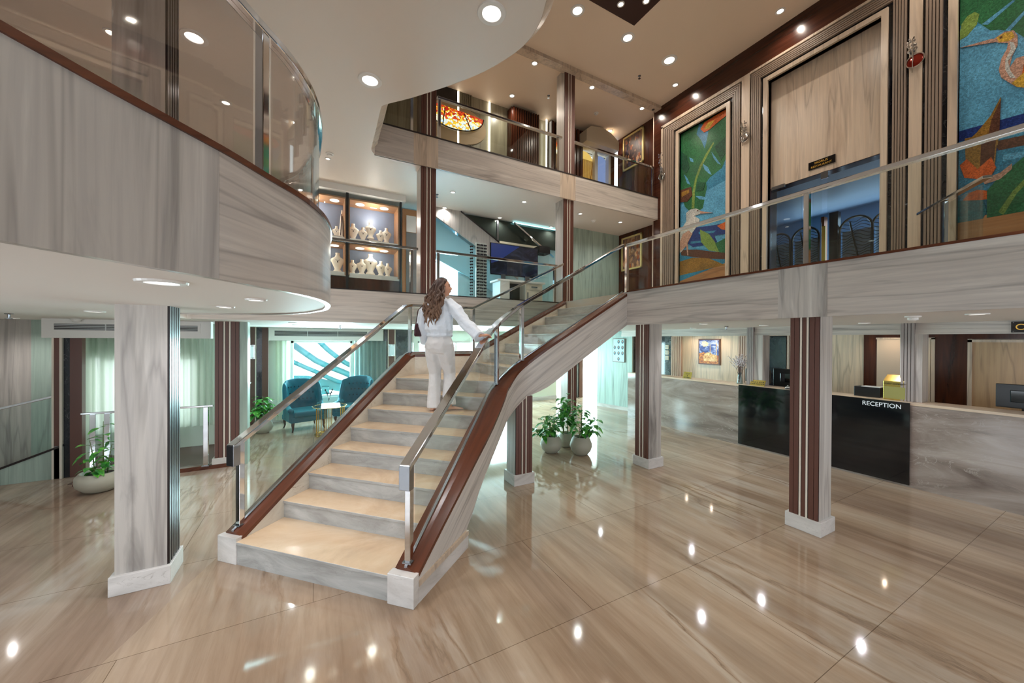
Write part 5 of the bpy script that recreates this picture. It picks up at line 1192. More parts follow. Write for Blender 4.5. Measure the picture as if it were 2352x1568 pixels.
MB().ell((-.019, 0, 0), (.020, .006, .021), 10, 6).ell((.019, 0, 0), (.020, .006, .021), 10, 6).build('lens', plain('lens_dark', (24, 26, 34), .08), sg0, world=False, smooth=True)
MB().tube([(-.041, 0, .010), (0, -.003, .012), (.041, 0, .010)], .005, 4).build('frame', black_pl, sg0, world=False)
n = 0
for r in range(19):
    for c in range(3):
        x = 3.225+c*.085; z = 4.12-r*.069
        o = sg0 if n == 0 else copy_thing(sg0, (0, 0, 0)); o.location = (x, 7.588, z); o.rotation_euler = (0, random.uniform(-.25, .25) if r > 6 else 0, 0); n += 1
    a = copy_thing(sg0, (0, 0, 0)); a.location = (3.095, 7.665, 4.08-r*.067); a.rotation_euler = (0, 0, -.72)
# slanting stair flank to upper deck, dark mirror above it, diagonal chrome rails
fk = thing('upper_staircase', 'pale slanting flank of a stair rising behind the television', 'staircase', (3.2, 8.2, 3.4))
MB().ext([(2.3, 8.2, 5.02), (2.3, 8.2, 4.88), (3.36, 8.2, 4.30), (4.6, 8.2, 3.55), (4.6, 8.2, 4.0), (4.05, 8.2, 4.40), (3.05, 8.2, 5.02)], (0, .05, 0)).build('flank', ash_v, fk)
MB().bar([(3.03, 8.19, 5.01), (4.04, 8.19, 4.42)], .05, .02).build('edge_strip', stripe_dark, fk)
mr = thing('dark_glass_screen', 'dark mirror glass above the slanting stair flank', 'glass panel', (4.6, 8.3, 4.0))
MB().ext([(3.08, 8.28, 5.0), (4.05, 8.28, 4.44), (6.0, 8.28, 4.44), (6.0, 8.28, 5.0)], (0, .02, 0)).build('pane', plain('smoked_mirror', (58, 66, 60), .06, .6), mr)
MB().box(4.01, 8.25, 4.42, 4.06, 8.28, 4.98).build('post', steel, mr); MB().box(4.08, 8.24, 4.42, 5.4, 8.28, 4.47).build('cream_rail', plain('cream_rail', (216, 208, 180), .4), mr)
tag(MB().bar([(4.42, 8.1, 4.93), (5.6, 8.1, 4.20)], .05, .045).build('handrail', chrome), 'chrome handrail slanting down to the right above the television', 'handrail')
struct('trim_52', MB().box(4.45, 8.2, 4.975, 5.75, 8.24, 4.995), emit('cove_led', (170, 240, 250), 2.5))
curtain('bright sheer curtain behind the sunglasses rack on the middle deck', 2.22, 3.0, 8.55, 2.79, 3.95, 8, .02, curtain_mat('aqua_sheer', (196, 232, 232), .25), cut=lambda x: 3.97-.42*(x-2.22))
tag(MB().ext([(2.2, 8.36, 4.95), (3.36, 8.36, 4.28), (4.3, 8.36, 3.65), (4.3, 8.36, 3.0), (3.6, 8.36, 3.4), (2.9, 8.36, 3.70), (2.2, 8.36, 4.0)], (0, .04, 0)).build('sloping_soffit', plain('soffit_blue', (150, 200, 214), .5)), 'pale blue underside of the slanting stair above the curtain', 'stair underside')
gt = thing('glass_showcase', 'narrow glass showcase with a dark top, right of the television', 'showcase', (5.15, 7.9, 2.79))
MB().box(5.02, 7.85, 2.79, 5.30, 8.1, 4.20).build('glass_case', clear_glass, gt); MB().box(5.0, 7.83, 4.20, 5.32, 8.12, 4.38).build('dark_top', black_pl, gt); MB().box(5.0, 7.83, 2.79, 5.32, 8.12, 2.95).build('base', black_pl, gt)
for z in (3.25, 3.6, 3.95): MB().box(5.03, 7.86, z, 5.29, 8.09, z+.01).build('shelf', clear_glass, gt)
tag(MB().box(5.62, 8.44, 3.1, 6.0, 8.45, 3.85).build('window_glow', emit('window_sky', (220, 250, 255), 1.2)), 'bright window pane at the far right of the middle deck lounge', 'window pane')
# ================================================================ top deck back wall
def led_strip(label, x, y, z0=5.6, z1=7.78):
    tag(MB().box(x-.018, y-.02, z0, x+.018, y, z1).build('led_strip', led), label, 'light strip')
led_strip('vertical light strip crossing the stained glass on the top deck', 2.95, 8.18)
led_strip('vertical light strip left of the brown slatted pier on the top deck', 3.75, 8.18)
led_strip('vertical light strip just left of the free-standing column, top deck', 5.36, 8.1)
led_strip('vertical light strip beside the striped column at the left of the stained glass', 2.33, 8.18)
f = MB(); 
for i in range(7): f.box(2.98+i*.047, 8.175, 5.55, 2.98+i*.047+.030, 8.2, 7.8)
struct('trim_53', f, plain('flute_olive', (124, 116, 96), .4))
struct('trim_54', MB().box(2.40, 8.17, 7.2, 2.93, 8.2, 7.8), darkline)
sp_ = thing('slatted_pier', 'dark red-brown ribbed wooden pier on the top deck between two light strips', 'pier', (4.7, 8.0, 5.55))
MB().box(4.28, 7.96, 5.55, 5.05, 8.195, 7.72).build('core', stripe_dark, sp_)
f = MB()
for i in range(12): f.box(4.28+i*.0645, 7.925, 5.55, 4.28+i*.0645+.040, 7.96, 7.72)
for i in range(4): f.box(4.245, 7.965+i*.058, 5.55, 4.28, 7.965+i*.058+.036, 7.72)
f.build('slats', walnut_v, sp_)
s2 = thing('slatted_pier', 'dark ribbed pier behind the free-standing column, beside the arched door', 'pier', (6.3, 7.95, 5.55))
f = MB()
for i in range(9): f.box(5.42+i*.118, 7.93, 5.55, 5.42+i*.118+.08, 7.97, 7.70)
f.build('slats', walnut_v, s2); MB().box(5.42, 7.97, 5.55, 6.47, 8.19, 7.70).build('core', stripe_dark, s2)
# mirror reflection of a stained glass dome, built as a glowing lunette over a wooden disc
sgm, nt, b = newmat('stained_glass'); v = nt.nodes.new('ShaderNodeTexVoronoi'); v.inputs['Scale'].default_value = 24; c = coords(nt, (1, 1, 1)); nt.links.new(c, v.inputs['Vector'])
e = nt.nodes.new('ShaderNodeTexVoronoi'); e.feature = 'DISTANCE_TO_EDGE'; e.inputs['Scale'].default_value = 24; nt.links.new(c, e.inputs['Vector'])
sp = nt.nodes.new('ShaderNodeSeparateXYZ'); nt.links.new(v.outputs['Color'], sp.inputs[0])
tc = nt.nodes.new('ShaderNodeTexCoord'); s3 = nt.nodes.new('ShaderNodeSeparateXYZ'); nt.links.new(tc.outputs['Object'], s3.inputs[0])
bias = mth(nt, 'ADD', mth(nt, 'MULTIPLY', sp.outputs[0], .5), mth(nt, 'MULTIPLY', mth(nt, 'SUBTRACT', s3.outputs[2], 6.93), 1.4))
col = ramp(nt, bias, [(.0, (238, 176, 40)), (.16, (206, 222, 236)), (.36, (246, 240, 200)), (.5, (240, 190, 50)), (.62, (206, 66, 20)), (.78, (176, 30, 14))], 'CONSTANT')
col = mix(nt, 'MULTIPLY', col, ramp(nt, e.outputs['Distance'], [(0, (.05, .04, .03, 1)), (.05, (1, 1, 1, 1))]))
nt.links.new(col, b.inputs['Emission Color']); b.inputs['Emission Strength'].default_value = 1.3; b.inputs['Base Color'].default_value = (.02, .02, .02, 1)
ln_ = thing('stained_glass_reflection', 'reflection of a red and yellow stained glass dome, built as a glowing half disc on the top deck wall', 'stained glass', (2.85, 8.15, 6.9))
cx, cz0, rx, rz_ = 2.84, 7.28, .74, .42
arc = [(cx+rx*math.cos(math.pi+k*math.pi/24), cz0+rz_*math.sin(math.pi+k*math.pi/24)) for k in range(25)]
arc = [(x, z) for x, z in arc]+[(cx+rx*.5, cz0+.03), (cx-rx*.5, cz0+.06)]
MB().ext([(x, 8.15, z) for x, z in arc], (0, -.01, 0)).build('glass', sgm, ln_)
MB().tube([(x, 8.135, z) for x, z in arc[:25]], .014, 6).tube([(cx-.22, 8.135, cz0), (cx-.27, 8.135, cz0-.38)], .012, 6).tube([(cx+.25, 8.135, cz0), (cx+.42, 8.135, cz0-.33)], .012, 6).build('leading', stripe_dark, ln_)
tag(MB().ext([(cx+.82*math.cos(k*math.pi/20), 8.19, 7.02+.46*math.sin(k*math.pi/20)) for k in range(40)], (0, -.025, 0)).build('wooden_disc', plain('disc_tan', (206, 178, 140), .4)), 'round tan wooden disc behind the stained glass on the top deck', 'wall disc')
# arched door and window at far right of top deck
ad = thing('arched_door', 'arched doorway with a glowing yellow slatted screen on the top deck', 'door', (6.7, 8.0, 5.55))
arch = lambda x0, x1, z0, z1, n=14: [(x0, z0), (x1, z0)]+[((x0+x1)/2+(x1-x0)/2*math.cos(k*math.pi/n), z1-(x1-x0)/2*.8+(x1-x0)/2*.8*math.sin(k*math.pi/n)) for k in range(n+1)]
MB().ext([(x, 8.12, z) for x, z in arch(6.30, 6.95, 5.55, 7.28)], (0, -.01, 0)).build('lit_screen', emit('screen_glow', (240, 196, 104), .9), ad)
f = MB()
for i in range(14): f.box(6.49+i*.032, 8.09, 5.55, 6.49+i*.032+.012, 8.105, 7.05)
f.tube([(6.49+.42*math.sin(k*.13), 8.085, 5.7+1.3*k/12) for k in range(13)], .012, 5).build('slats', plain('slat_gold', (190, 140, 60), .4), ad)
MB().box(6.93, 8.0, 5.55, 7.02, 8.12, 7.3).box(7.42, 7.98, 5.55, 7.5, 8.12, 7.3).build('jamb', white_gloss, ad)
wd = thing('interior_window', 'blue lit window beside the arched doorway on the top deck', 'window', (7.25, 8.1, 5.55))
MB().ext([(x, 8.12, z) for x, z in arch(7.06, 7.44, 5.55, 7.28)], (0, -.01, 0)).build('pane', emit('blue_pane', (150, 170, 225), .6), wd)
MB().box(7.04, 8.05, 5.55, 7.08, 8.12, 7.26).build('frame', white_gloss, wd)
struct('trim_55', MB().box(7.50, 7.96, 5.55, 7.62, 8.2, 7.8), walnut_v)
struct('trim_56', MB().ext([(x, 8.16, z) for x, z in [(6.35, 7.3), (7.50, 7.3), (7.50, 7.55), (7.2, 7.72), (6.9, 7.78), (6.5, 7.72), (6.35, 7.6)]], (0, -.5, 0)), plain('vault_white', (196, 184, 162), .5))

# ================================================================ ceiling fittings
def downlight(label, x, y, z, r=.06, kind=lamp_m, power=0, col_=(1, .86, .70), group=None):
    t = thing('downlight', label, 'ceiling light', (x, y, z), 0, group)
    MB().lathe((x, y, z), [(r*.80, -.002), (r*.84, -.010), (r*1.22, -.010), (r*1.28, 0)], 24).build('trim_ring', white_gloss, t, smooth=False)
    MB().lathe((x, y, z), [(.001, -.005), (r*.80, -.005), (r*.80, -.002)], 24).build('lens', kind, t)
    if power:
        l = bpy.data.lights.new('downlight_beam', 'SPOT'); l.energy = power; l.color = col_; l.spot_size = math.radians(150); l.spot_blend = .9; l.shadow_soft_size = r*.25
        o = bpy.data.objects.new('downlight_beam', l); o.location = (x, y, z-.02); COL.objects.link(o)
    return t
WM = (1, .88, .75)
TOPL = [(4.07, 5.18, .10, 'large round light in the top ceiling left of the brown inset corner'), (5.28, 5.18, .10, 'large round light in the top ceiling just below the brown inset corner'), (6.46, 5.18, .12, 'brightest large round light in the top ceiling between the brown inset and the brown wall'),
 (7.2, 5.61, .06, 'small light in the top ceiling next to the brown wall, above the heron mural'), (4.06, 6.59, .06, 'small light in the top ceiling near the curved slab edge'), (5.6, 6.58, .06, 'small light in the top ceiling just right of the free-standing column'),
 (7.2, 6.57, .06, 'small light in the top ceiling near the dome camera'), (4.13, 7.72, .06, 'small light in the top ceiling above the ribbed brown pier'), (7.2, 3.48, .06, 'small light in the top ceiling near the restaurant end of the brown wall'),
 (7.2, 7.70, .06, 'small light in the top ceiling above the arched doorway'), (4.635, 4.71, .05, 'left small light inside the dark brown ceiling inset'), (4.97, 4.46, .05, 'right small light inside the dark brown ceiling inset, cut by the top edge')]
for k, (x, y, r, lb_) in enumerate(TOPL): downlight(lb_, x, y, 7.785 if k > 9 else 7.80, r, lamp_m, 86 if r >= .1 else 36, WM)
for (x, y, w_) in ((7.2, 1.4, 'by the right mural'), (5.3, 3.0, 'above the middle of the bridge'), (6.4, .5, 'beyond the right picture edge'), (4.0, 1.0, 'high above the camera')): downlight('added round light in the top ceiling '+w_+', outside the picture', x, y, 7.80, .04, lamp_m, 78, WM)  # unseen lamps, added to light the atrium from above
MIDL = [(1.44, 3.10, .105, 'very large round light in the curved ceiling at the top centre'), (.57, 4.58, .105, 'large round light in the curved ceiling near its middle'), (-1.066, 4.78, .09, 'round light in the curved ceiling seen through the balcony glass right of the column'),
 (-1.77, 5.10, .05, 'small light seen through the balcony glass beside the pale column'), (-1.0, 5.9, .05, 'small light low in the curved ceiling, behind the balcony glass'), (2.5, 7.22, .045, 'small light under the top deck nearest the striped column'), (4.04, 8.16, .05, 'small light above the television, near the stair flank'),
 (5.57, 8.16, .05, 'small light above the showcase, beside the second striped column'), (4.04, 6.96, .05, 'small light under the top deck between the two striped columns'), (5.59, 6.96, .05, 'small light under the top deck above the green panelled wall, left one'), (6.88, 6.96, .05, 'small light under the top deck above the green panelled wall, right one'), (2.63, 8.16, .05, 'small light above the aqua curtain')]
for x, y, r, lb_ in MIDL: downlight(lb_, x, y, 5.02, r, lamp_soft if r > .08 else lamp_m, 62 if r > .08 else 34, (1, .95, .92))
for (x, y, w_) in ((-2.2, 3.0, 'left of the pale balcony column'), (-2.4, 6.5, 'far left behind the balcony column'), (.2, 6.9, 'above the jewellery cabinet')): downlight('added round light in the curved ceiling '+w_, x, y, 5.02, .035, lamp_soft, 45, (1, .9, .84))  # extra lamps added beyond the listed ones
LOWL = [(-.62, 2.27, .075, 'wide flat round light under the curved balcony, nearest the camera'), (-.34, 2.97, .05, 'small light under the curved balcony near its rounded edge'), (-.64, 3.78, .05, 'small light under the curved balcony just above the foreground column'), (-1.9, 5.14, .06, 'small light left of the foreground column top'),
 (-.3, 6.89, .05, 'small light under the middle deck above the striped lounge pier'), (-.3, 7.99, .05, 'small light under the middle deck, deeper into the lounge'), (5.26, 3.56, .05, 'small light under the bridge right of the far column'), (6.77, 4.81, .05, 'small light under the bridge above the LOST & FOUND sign'),
 (6.47, 3.33, .05, 'small light under the bridge above the blossom vase'), (6.73, 2.17, .05, 'small light under the bridge above the brass comment box'), (5.35, .94, .06, 'small light under the bridge at the right edge of the picture')]
for x, y, r, lb_ in LOWL: downlight(lb_, x, y, 2.262, r, lamp_soft, 26, (.95, .95, 1.0))
for (x, y, w_) in ((5.6, 6.2, 'behind the far bridge column'), (6.4, 8.2, 'before the mint panelled wall'), (3.0, 8.6, 'behind the stairs'), (6.2, -.6, 'beyond the right picture edge')): downlight('added hidden light in the low ceiling '+w_, x, y, 2.262, .05, lamp_soft, 16, (.9, .97, 1))  # hidden lamps added on top of the listed low ones
# picture lights over reception wall
for y, p in ((6.45, 16), (5.75, 16), (2.55, 9), (.6, 12)):
    downlight('small light in the recess over the reception back wall, over y%.1f' % y if False else {6.45: 'small picture light above the left of the mosque painting', 5.75: 'small picture light above the right of the mosque painting', 2.55: 'small light in the recess above the beige door', .6: 'small light in the recess above the tan panel at the right'}[y], 8.85, y, 2.262, .04, lamp_m, p, (1, .80, .58))
downlight('added hidden light in the low ceiling at the far left, over the sloping balustrade', -3.6, 7.6, 2.262, .05, lamp_soft, 22, (1, .94, .92))  # hidden lamp added to brighten the dark wall behind
def sprinkler(label, x, y, z):
    t = thing('sprinkler', label, 'sprinkler', (x, y, z))
    MB().lathe((x, y, z), [(.035, 0), (.03, -.008), (.012, -.012), (.009, -.05)], 14).build('body', steel, t)
    MB().lathe((x, y, z-.05), [(.006, 0), (.028, -.006), (.028, -.010)], 14).build('deflector', steel, t)
for a in ((6.27, 5.80, 7.8, 'sprinkler in the top ceiling above the ceiling beam'), (4.89, 7.3, 7.8, 'sprinkler in the top ceiling left of the free-standing column'), (-2.95, 6.18, 2.262, 'sprinkler at the far left under the balcony'), (6.47, 3.95, 2.262, 'sprinkler under the bridge right of the painting'), (2.25, 7.5, 5.02, 'sprinkler under the top deck beside the striped column'), (.45, 7.9, 2.262, 'sprinkler in front of the lounge air vent')):
    sprinkler(a[3], *a[:3])
def detector(label, x, y, z):
    t = thing('smoke_detector', label, 'smoke detector', (x, y, z))
    MB().lathe((x, y, z), [(.06, 0), (.06, -.012), (.045, -.018)], 20).build('base', white_gloss, t); MB().lathe((x, y, z), [(.04, -.018), (.04, -.04), (.02, -.05)], 20).build('head', white_gloss, t)
for a in ((-2.9, 7.35, 2.262, 'smoke detector above the left air vent'), (5.35, 1.05+.3, 2.262, 'smoke detector under the bridge above the right counter end'), (5.0, 4.5, 2.262, 'smoke detector under the bridge beside the far column'), (6.33, 7.27, 7.8, 'smoke detector in the top ceiling above the arched door'), (.22, 6.7, 5.02, 'smoke detector in the curved ceiling above the jewellery cabinet'), (6.2, 7.2, 5.02, 'smoke detector under the top deck above the green panelled wall')):
    detector(a[3], *a[:3])
# ================================================================ the woman on the stairs
u_ = Vector((q2, q2, 0)); v_ = Vector((q2, -q2, 0)); up = Vector((0, 0, 1))
skin = plain('skin', (206, 152, 124), .5); hair_m, nt, b = newmat('hair')
tc = nt.nodes.new('ShaderNodeTexCoord'); s3 = nt.nodes.new('ShaderNodeSeparateXYZ'); nt.links.new(tc.outputs['Object'], s3.inputs[0])
hn = noise(nt, coords(nt, (60, 60, 5)), 1, 3)
hc = mix(nt, 'MIX', lin((66, 42, 34)), lin((134, 102, 78)), mth(nt, 'MULTIPLY', mth(nt, 'SUBTRACT', 2.72, s3.outputs[2]), 2.0))
hc = mix(nt, 'MULTIPLY', hc, ramp(nt, hn, [(.35, (.55, .5, .48, 1)), (.6, (1, 1, 1, 1))])); nt.links.new(hc, b.inputs['Base Color']); b.inputs['Roughness'].default_value = .45
blouse_m = plain('blouse_white', (226, 234, 244), .8); trouser_m = plain('trousers_offwhite', (222, 220, 220), .8)
BX, BY, BZ = 1.435, 4.655, 1.077
O = Vector((BX, BY, BZ))
def L(f, r, z): return O + u_*f + v_*r + up*z            # forward, right, height
wom = thing('person', 'woman with long brown hair in white blouse and trousers, standing on the stairs', 'person', tuple(O))
def ring(c, a, b, ax=None, bx=None, n=24, amp=0, k=7, ph=0):
    ax = ax or v_; bx = bx or u_; out = []
    for i in range(n):
        w = 2*math.pi*i/n; s = 1+amp*math.sin(k*w+ph); out.append(tuple(c+ax*(a*s*math.cos(w))+bx*(b*s*math.sin(w))))
    return out
def limb(mb, pts, rad, n=16, flat=1.0, amp=0, k=5, mi=0):
    P = [Vector(p) for p in pts]; rg = []; prev = None
    for i, p in enumerate(P):
        t = (P[min(i+1, len(P)-1)]-P[max(i-1, 0)]).normalized()
        x = (v_-t*v_.dot(t)) if prev is None else (prev-t*prev.dot(t)); x.normalize(); prev = x; y = t.cross(x)
        rg.append(ring(p, rad[i], rad[i]*flat, x, y, n, amp, k, i*.7))
    mb.loft(rg, mi)
# ---- body (continuous surface)
bm_ = MB()
sho_r, sho_l = L(.0, .165, 1.40), L(-.02, -.165, 1.39)
bm_.loft([ring(L(0, 0, z), a, b_, n=24) for z, a, b_ in ((.82, .155, .11), (.90, .165, .12), (1.0, .13, .09), (1.08, .115, .08), (1.2, .135, .09), (1.32, .155, .095), (1.40, .165, .075), (1.45, .09, .055), (1.48, .052, .05), (1.56, .047, .047))])
hd = Vector((.93, -.36, .06)).normalized()                 # direction the face points
hs = hd.cross(up).normalized(); hu = hs.cross(hd)
HC = L(.03, .03, 1.598)
def head_fn(d, p):
    f, s, h = d.x, d.y, d.z
    P = Vector((p.x, p.y, p.z))
    P.x *= 1.0
    if h < 0: P.y *= 1-.30*(-h); P.x *= 1+.02*h
    if f > .2 and h < -.1: P.x += .010*f
    nose = math.exp(-((h+.10)/.16)**2)*math.exp(-(s/.15)**2)*max(0, f); P.x += .026*nose
    brow = math.exp(-((h-.28)/.10)**2)*max(0, f)*math.exp(-(s/.6)**2); P.x += .005*brow
    eye = math.exp(-((h-.12)/.10)**2)*math.exp(-((abs(s)-.33)/.16)**2)*max(0, f); P.x -= .009*eye
    lips = math.exp(-((h+.46)/.07)**2)*math.exp(-(s/.25)**2)*max(0, f); P.x += .012*lips
    gap = math.exp(-((h+.62)/.06)**2)*math.exp(-(s/.3)**2)*max(0, f); P.x -= .003*gap
    chin = math.exp(-((h+.82)/.14)**2)*max(0, f+.2); P.x += .020*chin
    return hd*P.x + hs*P.y + hu*P.z
hb = MB(); hb.ell((0, 0, 0), (.100, .078, .126), 48, 40, fn=head_fn)
bm_.add([Vector(p)+HC for p in hb.v], hb.f)
bm_.ell(HC-hd*.018-hs*.070*1-hu*.01, (.012, .02, .028), 10, 8); bm_.ell(HC-hd*.018+hs*.070-hu*.01, (.012, .02, .028), 10, 8)
# arms: right to the rail, left hanging
elb_r = L(.16, .335, 1.16); wr_r = Vector((1.765, 4.185, 1.955)); 
hand_dir = (Vector((1.80, 4.10, 1.925))-wr_r).normalized()
rail_dir = (Vector(rs[near(2.05, 4.30)][1]+(0,))-Vector(rs[near(1.7, 3.95)][1]+(0,))).normalized()
rail_dir = Vector((rail_dir.x, rail_dir.y, .50)).normalized()
RP = Vector((1.835, 4.15, 0)); k_ = near(1.835, 4.12); RP = Vector((rs[k_][1][0], rs[k_][1][1], rs[k_][3]+RH+.021))
side = rail_dir.cross(up).normalized()                      # outward (camera) side of the rail
wr_r = RP - rail_dir*.085 - side*.035 + up*.055
elb_r = (sho_r+wr_r)/2 + Vector((0, 0, -.05)) - side*.0 + u_*.02
limb(bm_, [sho_r, (sho_r*2+elb_r)/3, elb_r, (elb_r+wr_r)/2, wr_r], [.052, .044, .037, .036, .026])
elb_l = L(-.04, -.245, 1.10); wr_l = L(.09, -.235, .87)
limb(bm_, [sho_l, (sho_l*2+elb_l)/3, elb_l, (elb_l+wr_l)/2, wr_l], [.052, .044, .037, .035, .026])
def hand(w, fd, sd, nd, curl, curl_n):
    # fd finger direction, sd thumb side, nd back of hand normal
    palm = w+fd*.05
    limb(bm_, [w-fd*.01, w+fd*.02, w+fd*.055, w+fd*.092], [.024, .030, .040, .036], 14, .42)
    for k, (o_, ln_) in enumerate(((.027, .072), (.009, .080), (-.009, .075), (-.026, .060))):
        b0 = w+fd*.088+sd*o_; pts = [b0]; d = fd.copy(); c = b0
        for j, s in enumerate((.42, .32, .26)):
            d = (d-nd*(curl*(j+.6))).normalized(); c = c+d*(ln_*s); pts.append(c)
        limb(bm_, pts, [.0095, .009, .0082, .0068], 8)
    tb_ = w+fd*.030+sd*.030; td = (fd*.62+sd*.75-nd*.25).normalized()
    limb(bm_, [tb_, tb_+td*.032, tb_+td*.032+(td*.6+fd*.4-nd*curl_n).normalized()*.03], [.013, .011, .008], 8)
fd = (rail_dir*.62+side*.62-up*.18).normalized(); nd = (up-fd*up.dot(fd)).normalized(); sd = fd.cross(nd).normalized()
if sd.dot(-rail_dir) > 0: sd = -sd
hand(wr_r, fd, -sd if (-sd).dot(-side) > sd.dot(-side) else sd, nd, .55, .4)
hand(wr_l, Vector((0, 0, -1))*.9+u_*.3, u_.copy(), -v_, .18, .1)
# legs
hip_r, hip_l = L(.0, .085, .86), L(.0, -.085, .86)
kn_l, an_l = L(.03, -.075, .47), L(-.04, -.055, .09)
kn_r, an_r = L(.13, .085, .48), L(.02, .135, .09)
for h_, k2, a2 in ((hip_r, kn_r, an_r), (hip_l, kn_l, an_l)):
    limb(bm_, [h_, (h_+k2)/2, k2, (k2*.65+a2*.35), a2, a2-up*.04], [.088, .072, .052, .052, .034, .034])
fdir = (u_*.55+v_*.83).normalized()
feet = []
for a2, fdx in ((an_r, fdir), (an_l, u_)):
    s2_ = fdx.cross(up).normalized(); base = Vector((a2.x, a2.y, BZ+.012))
    rg = []
    for f_, w_, h_ in ((-.055, .020, .03), (-.035, .030, .055), (.02, .032, .06), (.08, .036, .042), (.13, .043, .028), (.165, .038, .022), (.185, .02, .016)):
        rg.append([tuple(base+fdx*f_+s2_*(w_*math.cos(i*math.pi/6))+up*(h_*.5+h_*.5*math.sin(i*math.pi/6))) for i in range(12)])
    bm_.loft(rg); feet.append((base, fdx, s2_))
body = bm_.build('body', skin, wom, smooth=True)
rm = body.modifiers.new('skin', 'REMESH'); rm.mode = 'VOXEL'; rm.voxel_size = .0052; rm.use_smooth_shade = True
sm = body.modifiers.new('soft', 'SMOOTH'); sm.factor = .5; sm.iterations = 3
# facial details
MB().ell(HC+hd*.091+hs*.029+hu*.015, (.007, .011, .006), 10, 8).ell(HC+hd*.091-hs*.029+hu*.015, (.007, .011, .006), 10, 8).build('eye', plain('eye', (60, 40, 34), .2), body)
MB().ell(HC+hd*.102-hu*.058, (.008, .020, .006), 12, 8).build('lips', plain('lips', (170, 84, 78), .4), body)
br_ = MB()
for s in (-1, 1): br_.tube([HC+hd*.100+hs*s*.013+hu*.036, HC+hd*.097+hs*s*.030+hu*.041, HC+hd*.080+hs*s*.050+hu*.034], .0028, 5)
br_.build('eyebrow', hair_m, body)
# ---- hair: cap plus long wavy locks down the back
hb = MB()
def hair_fn(d, p):
    return hd*(p.x) + hs*p.y + hu*p.z
hb.ell((0, 0, 0), (.112, .096, .130), 32, 24, fn=hair_fn)
vs2 = []
for p in hb.v:
    P = Vector(p); f = P.dot(hd); h = P.dot(hu)
    lim = .060+max(0, h-.045)*.5-max(0, (.045-h))*.70
    if f > lim: P -= hd*(f-lim)
    vs2.append(P+HC-hd*.010+hu*.010)
hmesh = MB().add(vs2, hb.f)
R_ = random.Random(11)
bk = (-u_*.8-hd*.45).normalized()
sidev = bk.cross(up).normalized()
for i in range(64):
    a = R_.uniform(-1.0, 1.0); st_ = HC+bk*(.075*math.cos(a))+sidev*(.085*math.sin(a))+hu*R_.uniform(-.02, .085)
    endz = 1.05+BZ+R_.uniform(-.03, .20)+.09*abs(a)
    ex = a*.125+R_.uniform(-.025, .025)
    e_ = Vector((O.x, O.y, 0))+bk*R_.uniform(.115, .15)+sidev*ex; pts = []; rad = []; ph = R_.uniform(0, 6.28)
    N_ = 16
    for k in range(N_+1):
        t = k/N_; z = st_.z+(endz-st_.z)*t
        xy = Vector((st_.x, st_.y, 0)).lerp(e_, min(1, t*1.35)**.8)
        w_ = .020*math.sin(t*17+ph)*min(1, t*2.5)
        sp2 = 1+.30*math.sin(min(1, t*1.2)*math.pi)*(1 if abs(a) > .3 else .3)
        off2 = sidev*(a*.03*math.sin(min(1, t*1.1)*math.pi))
        pts.append(Vector((xy.x, xy.y, z))+sidev*w_+bk*(w_*.5+.01*math.sin(t*9+ph*2))+off2)
        rad.append((.018 if t < .75 else .018*(1-(t-.75)/.25)+.002)*(0.8+.4*R_.random()))
    hmesh.tube(pts, rad, 7)
for i in range(10):   # front locks falling behind the ear
    st_ = HC+hs*(.072 if i % 2 else -.072)*1.0+hu*(.03+.01*(i//2))-hd*(.005+.006*(i//2)); e_ = L(.02-.02*(i//2), (.07 if i % 2 else -.09), 1.36)
    pts = [st_.lerp(e_, k/8)+hs*(.006*math.sin(k*1.9+i))-hd*.012*math.sin(k/8*3.14) for k in range(9)]
    hmesh.tube(pts, [.014]*7+[.010, .005], 7)
hr = hmesh.build('hair', hair_m, wom, smooth=True)
# ---- trousers
tm = MB()
tm.loft([ring(L(0, 0, z), a, b_, n=40, amp=.012, k=9, ph=z*4) for z, a, b_ in ((.745, .14, .115), (.80, .168, .136), (.88, .175, .142), (.97, .155, .12), (1.02, .145, .105))])
def leg(hp, kn, an, sd_, hem):
    P = [hp+up*.02, (hp*2+kn)/3, (hp+kn*2)/3, kn, (kn*2+an)/3, (kn+an*2)/3, hem]
    limb(tm, P, [.100, .108, .094, .081, .078, .080, .086], 32, 1.0, .05, 6)
leg(hip_l+v_*-.005, kn_l, an_l, -1, Vector((an_l.x, an_l.y, BZ+.035))); leg(hip_r+v_*.005, kn_r, an_r, 1, Vector((an_r.x, an_r.y, BZ+.075)))
tr = tm.build('trousers', trouser_m, wom, smooth=True)
r1 = tr.modifiers.new('fuse', 'REMESH'); r1.mode = 'VOXEL'; r1.voxel_size = .008; r1.use_smooth_shade = True
s1_ = tr.modifiers.new('soft', 'SMOOTH'); s1_.factor = .5; s1_.iterations = 12
tx = bpy.data.textures.new('folds', 'CLOUDS'); tx.noise_scale = .09; tx.noise_depth = 2
for ob_, st_d in ((tr, .016),):
    dm = ob_.modifiers.new('folds', 'DISPLACE'); dm.texture = tx; dm.strength = st_d; dm.mid_level = .5
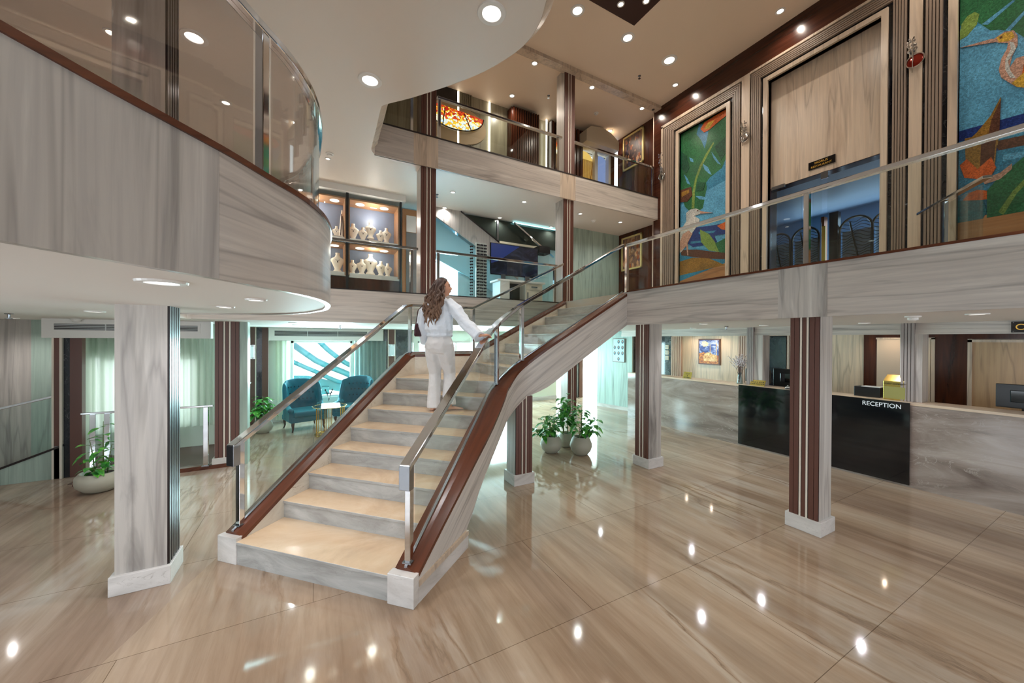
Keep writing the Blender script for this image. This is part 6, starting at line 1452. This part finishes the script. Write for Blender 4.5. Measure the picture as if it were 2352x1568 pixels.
# ---- blouse
bl = MB()
bl.loft([ring(L(dz, dr, z), a, b_, n=48, amp=am, k=11, ph=z*9) for z, a, b_, am, dz, dr in ((.955, .160, .128, .05, 0, 0), (.975, .176, .142, .06, 0, 0), (1.0, .165, .130, .05, 0, 0), (1.05, .186, .15, .05, -.01, 0), (1.15, .182, .145, .04, -.01, 0), (1.27, .185, .135, .02, 0, 0), (1.36, .19, .115, .012, 0, 0), (1.42, .165, .09, .01, 0, 0), (1.46, .10, .07, .0, .0, 0), (1.475, .085, .062, 0, 0, 0))])
limb(bl, [sho_r+up*.0-v_*.05, sho_r.lerp(elb_r, .35)-up*.01, elb_r-up*.015, elb_r.lerp(wr_r, .4)-up*.02, elb_r.lerp(wr_r, .75)-up*.026, elb_r.lerp(wr_r, .93)-up*.03], [.072, .080, .076, .074, .070, .078], 24, 1.05, .07, 5)
limb(bl, [sho_l+up*.0+v_*.05, sho_l.lerp(elb_l, .4), elb_l, elb_l.lerp(wr_l, .5), wr_l.lerp(elb_l, .06)], [.075, .074, .070, .066, .066], 24, 1.0, .05, 5)
# loose panel hanging from the cuff
bo = bl.build('blouse', blouse_m, wom, smooth=True)
r1 = bo.modifiers.new('fuse', 'REMESH'); r1.mode = 'VOXEL'; r1.voxel_size = .007; r1.use_smooth_shade = True
s1_ = bo.modifiers.new('soft', 'SMOOTH'); s1_.factor = .5; s1_.iterations = 3
dm = bo.modifiers.new('folds', 'DISPLACE'); dm.texture = tx; dm.strength = .026; dm.mid_level = .5
# ---- sandals
for base, fdx, s2_ in feet:
    q = []
    for f_, w_ in ((-.065, .022), (-.04, .034), (.03, .034), (.10, .042), (.15, .045), (.185, .03), (.20, .0)): q.append((f_, w_))
    poly = [base+fdx*f_+s2_*w_ for f_, w_ in q]+[base+fdx*f_-s2_*w_ for f_, w_ in q[::-1][1:]]
    MB().ext([(p.x, p.y, BZ-.002) for p in poly], (0, 0, .012)).build('sandal', plain('sandal_tan', (186, 150, 126), .5), wom)
# ---- shoulder bag (carried, its own object)
bg = thing('shoulder_bag', 'small dark maroon shoulder bag hanging at the woman\'s left side', 'bag', tuple(L(-.05, -.27, .98)))
mar = plain('maroon_leather', (62, 22, 28), .35)
bc = L(-.06, -.265, 1.045)
rg = []
for k, (z, a, b_) in enumerate(((-.085, .085, .018), (-.07, .105, .03), (0, .10, .03), (.06, .09, .024), (.085, .075, .014))): rg.append(ring(bc+up*z, b_, a, n=20))
MB().loft(rg).build('pouch', mar, bg, smooth=True)
MB().tube([bc+up*.07+u_*.07, bc+up*.22+u_*.045+v_*.02, sho_l+up*.062+v_*.02, bc+up*.25-u_*.055+v_*.02, bc+up*.07-u_*.07], .006, 6).build('strap', mar, bg, smooth=True)
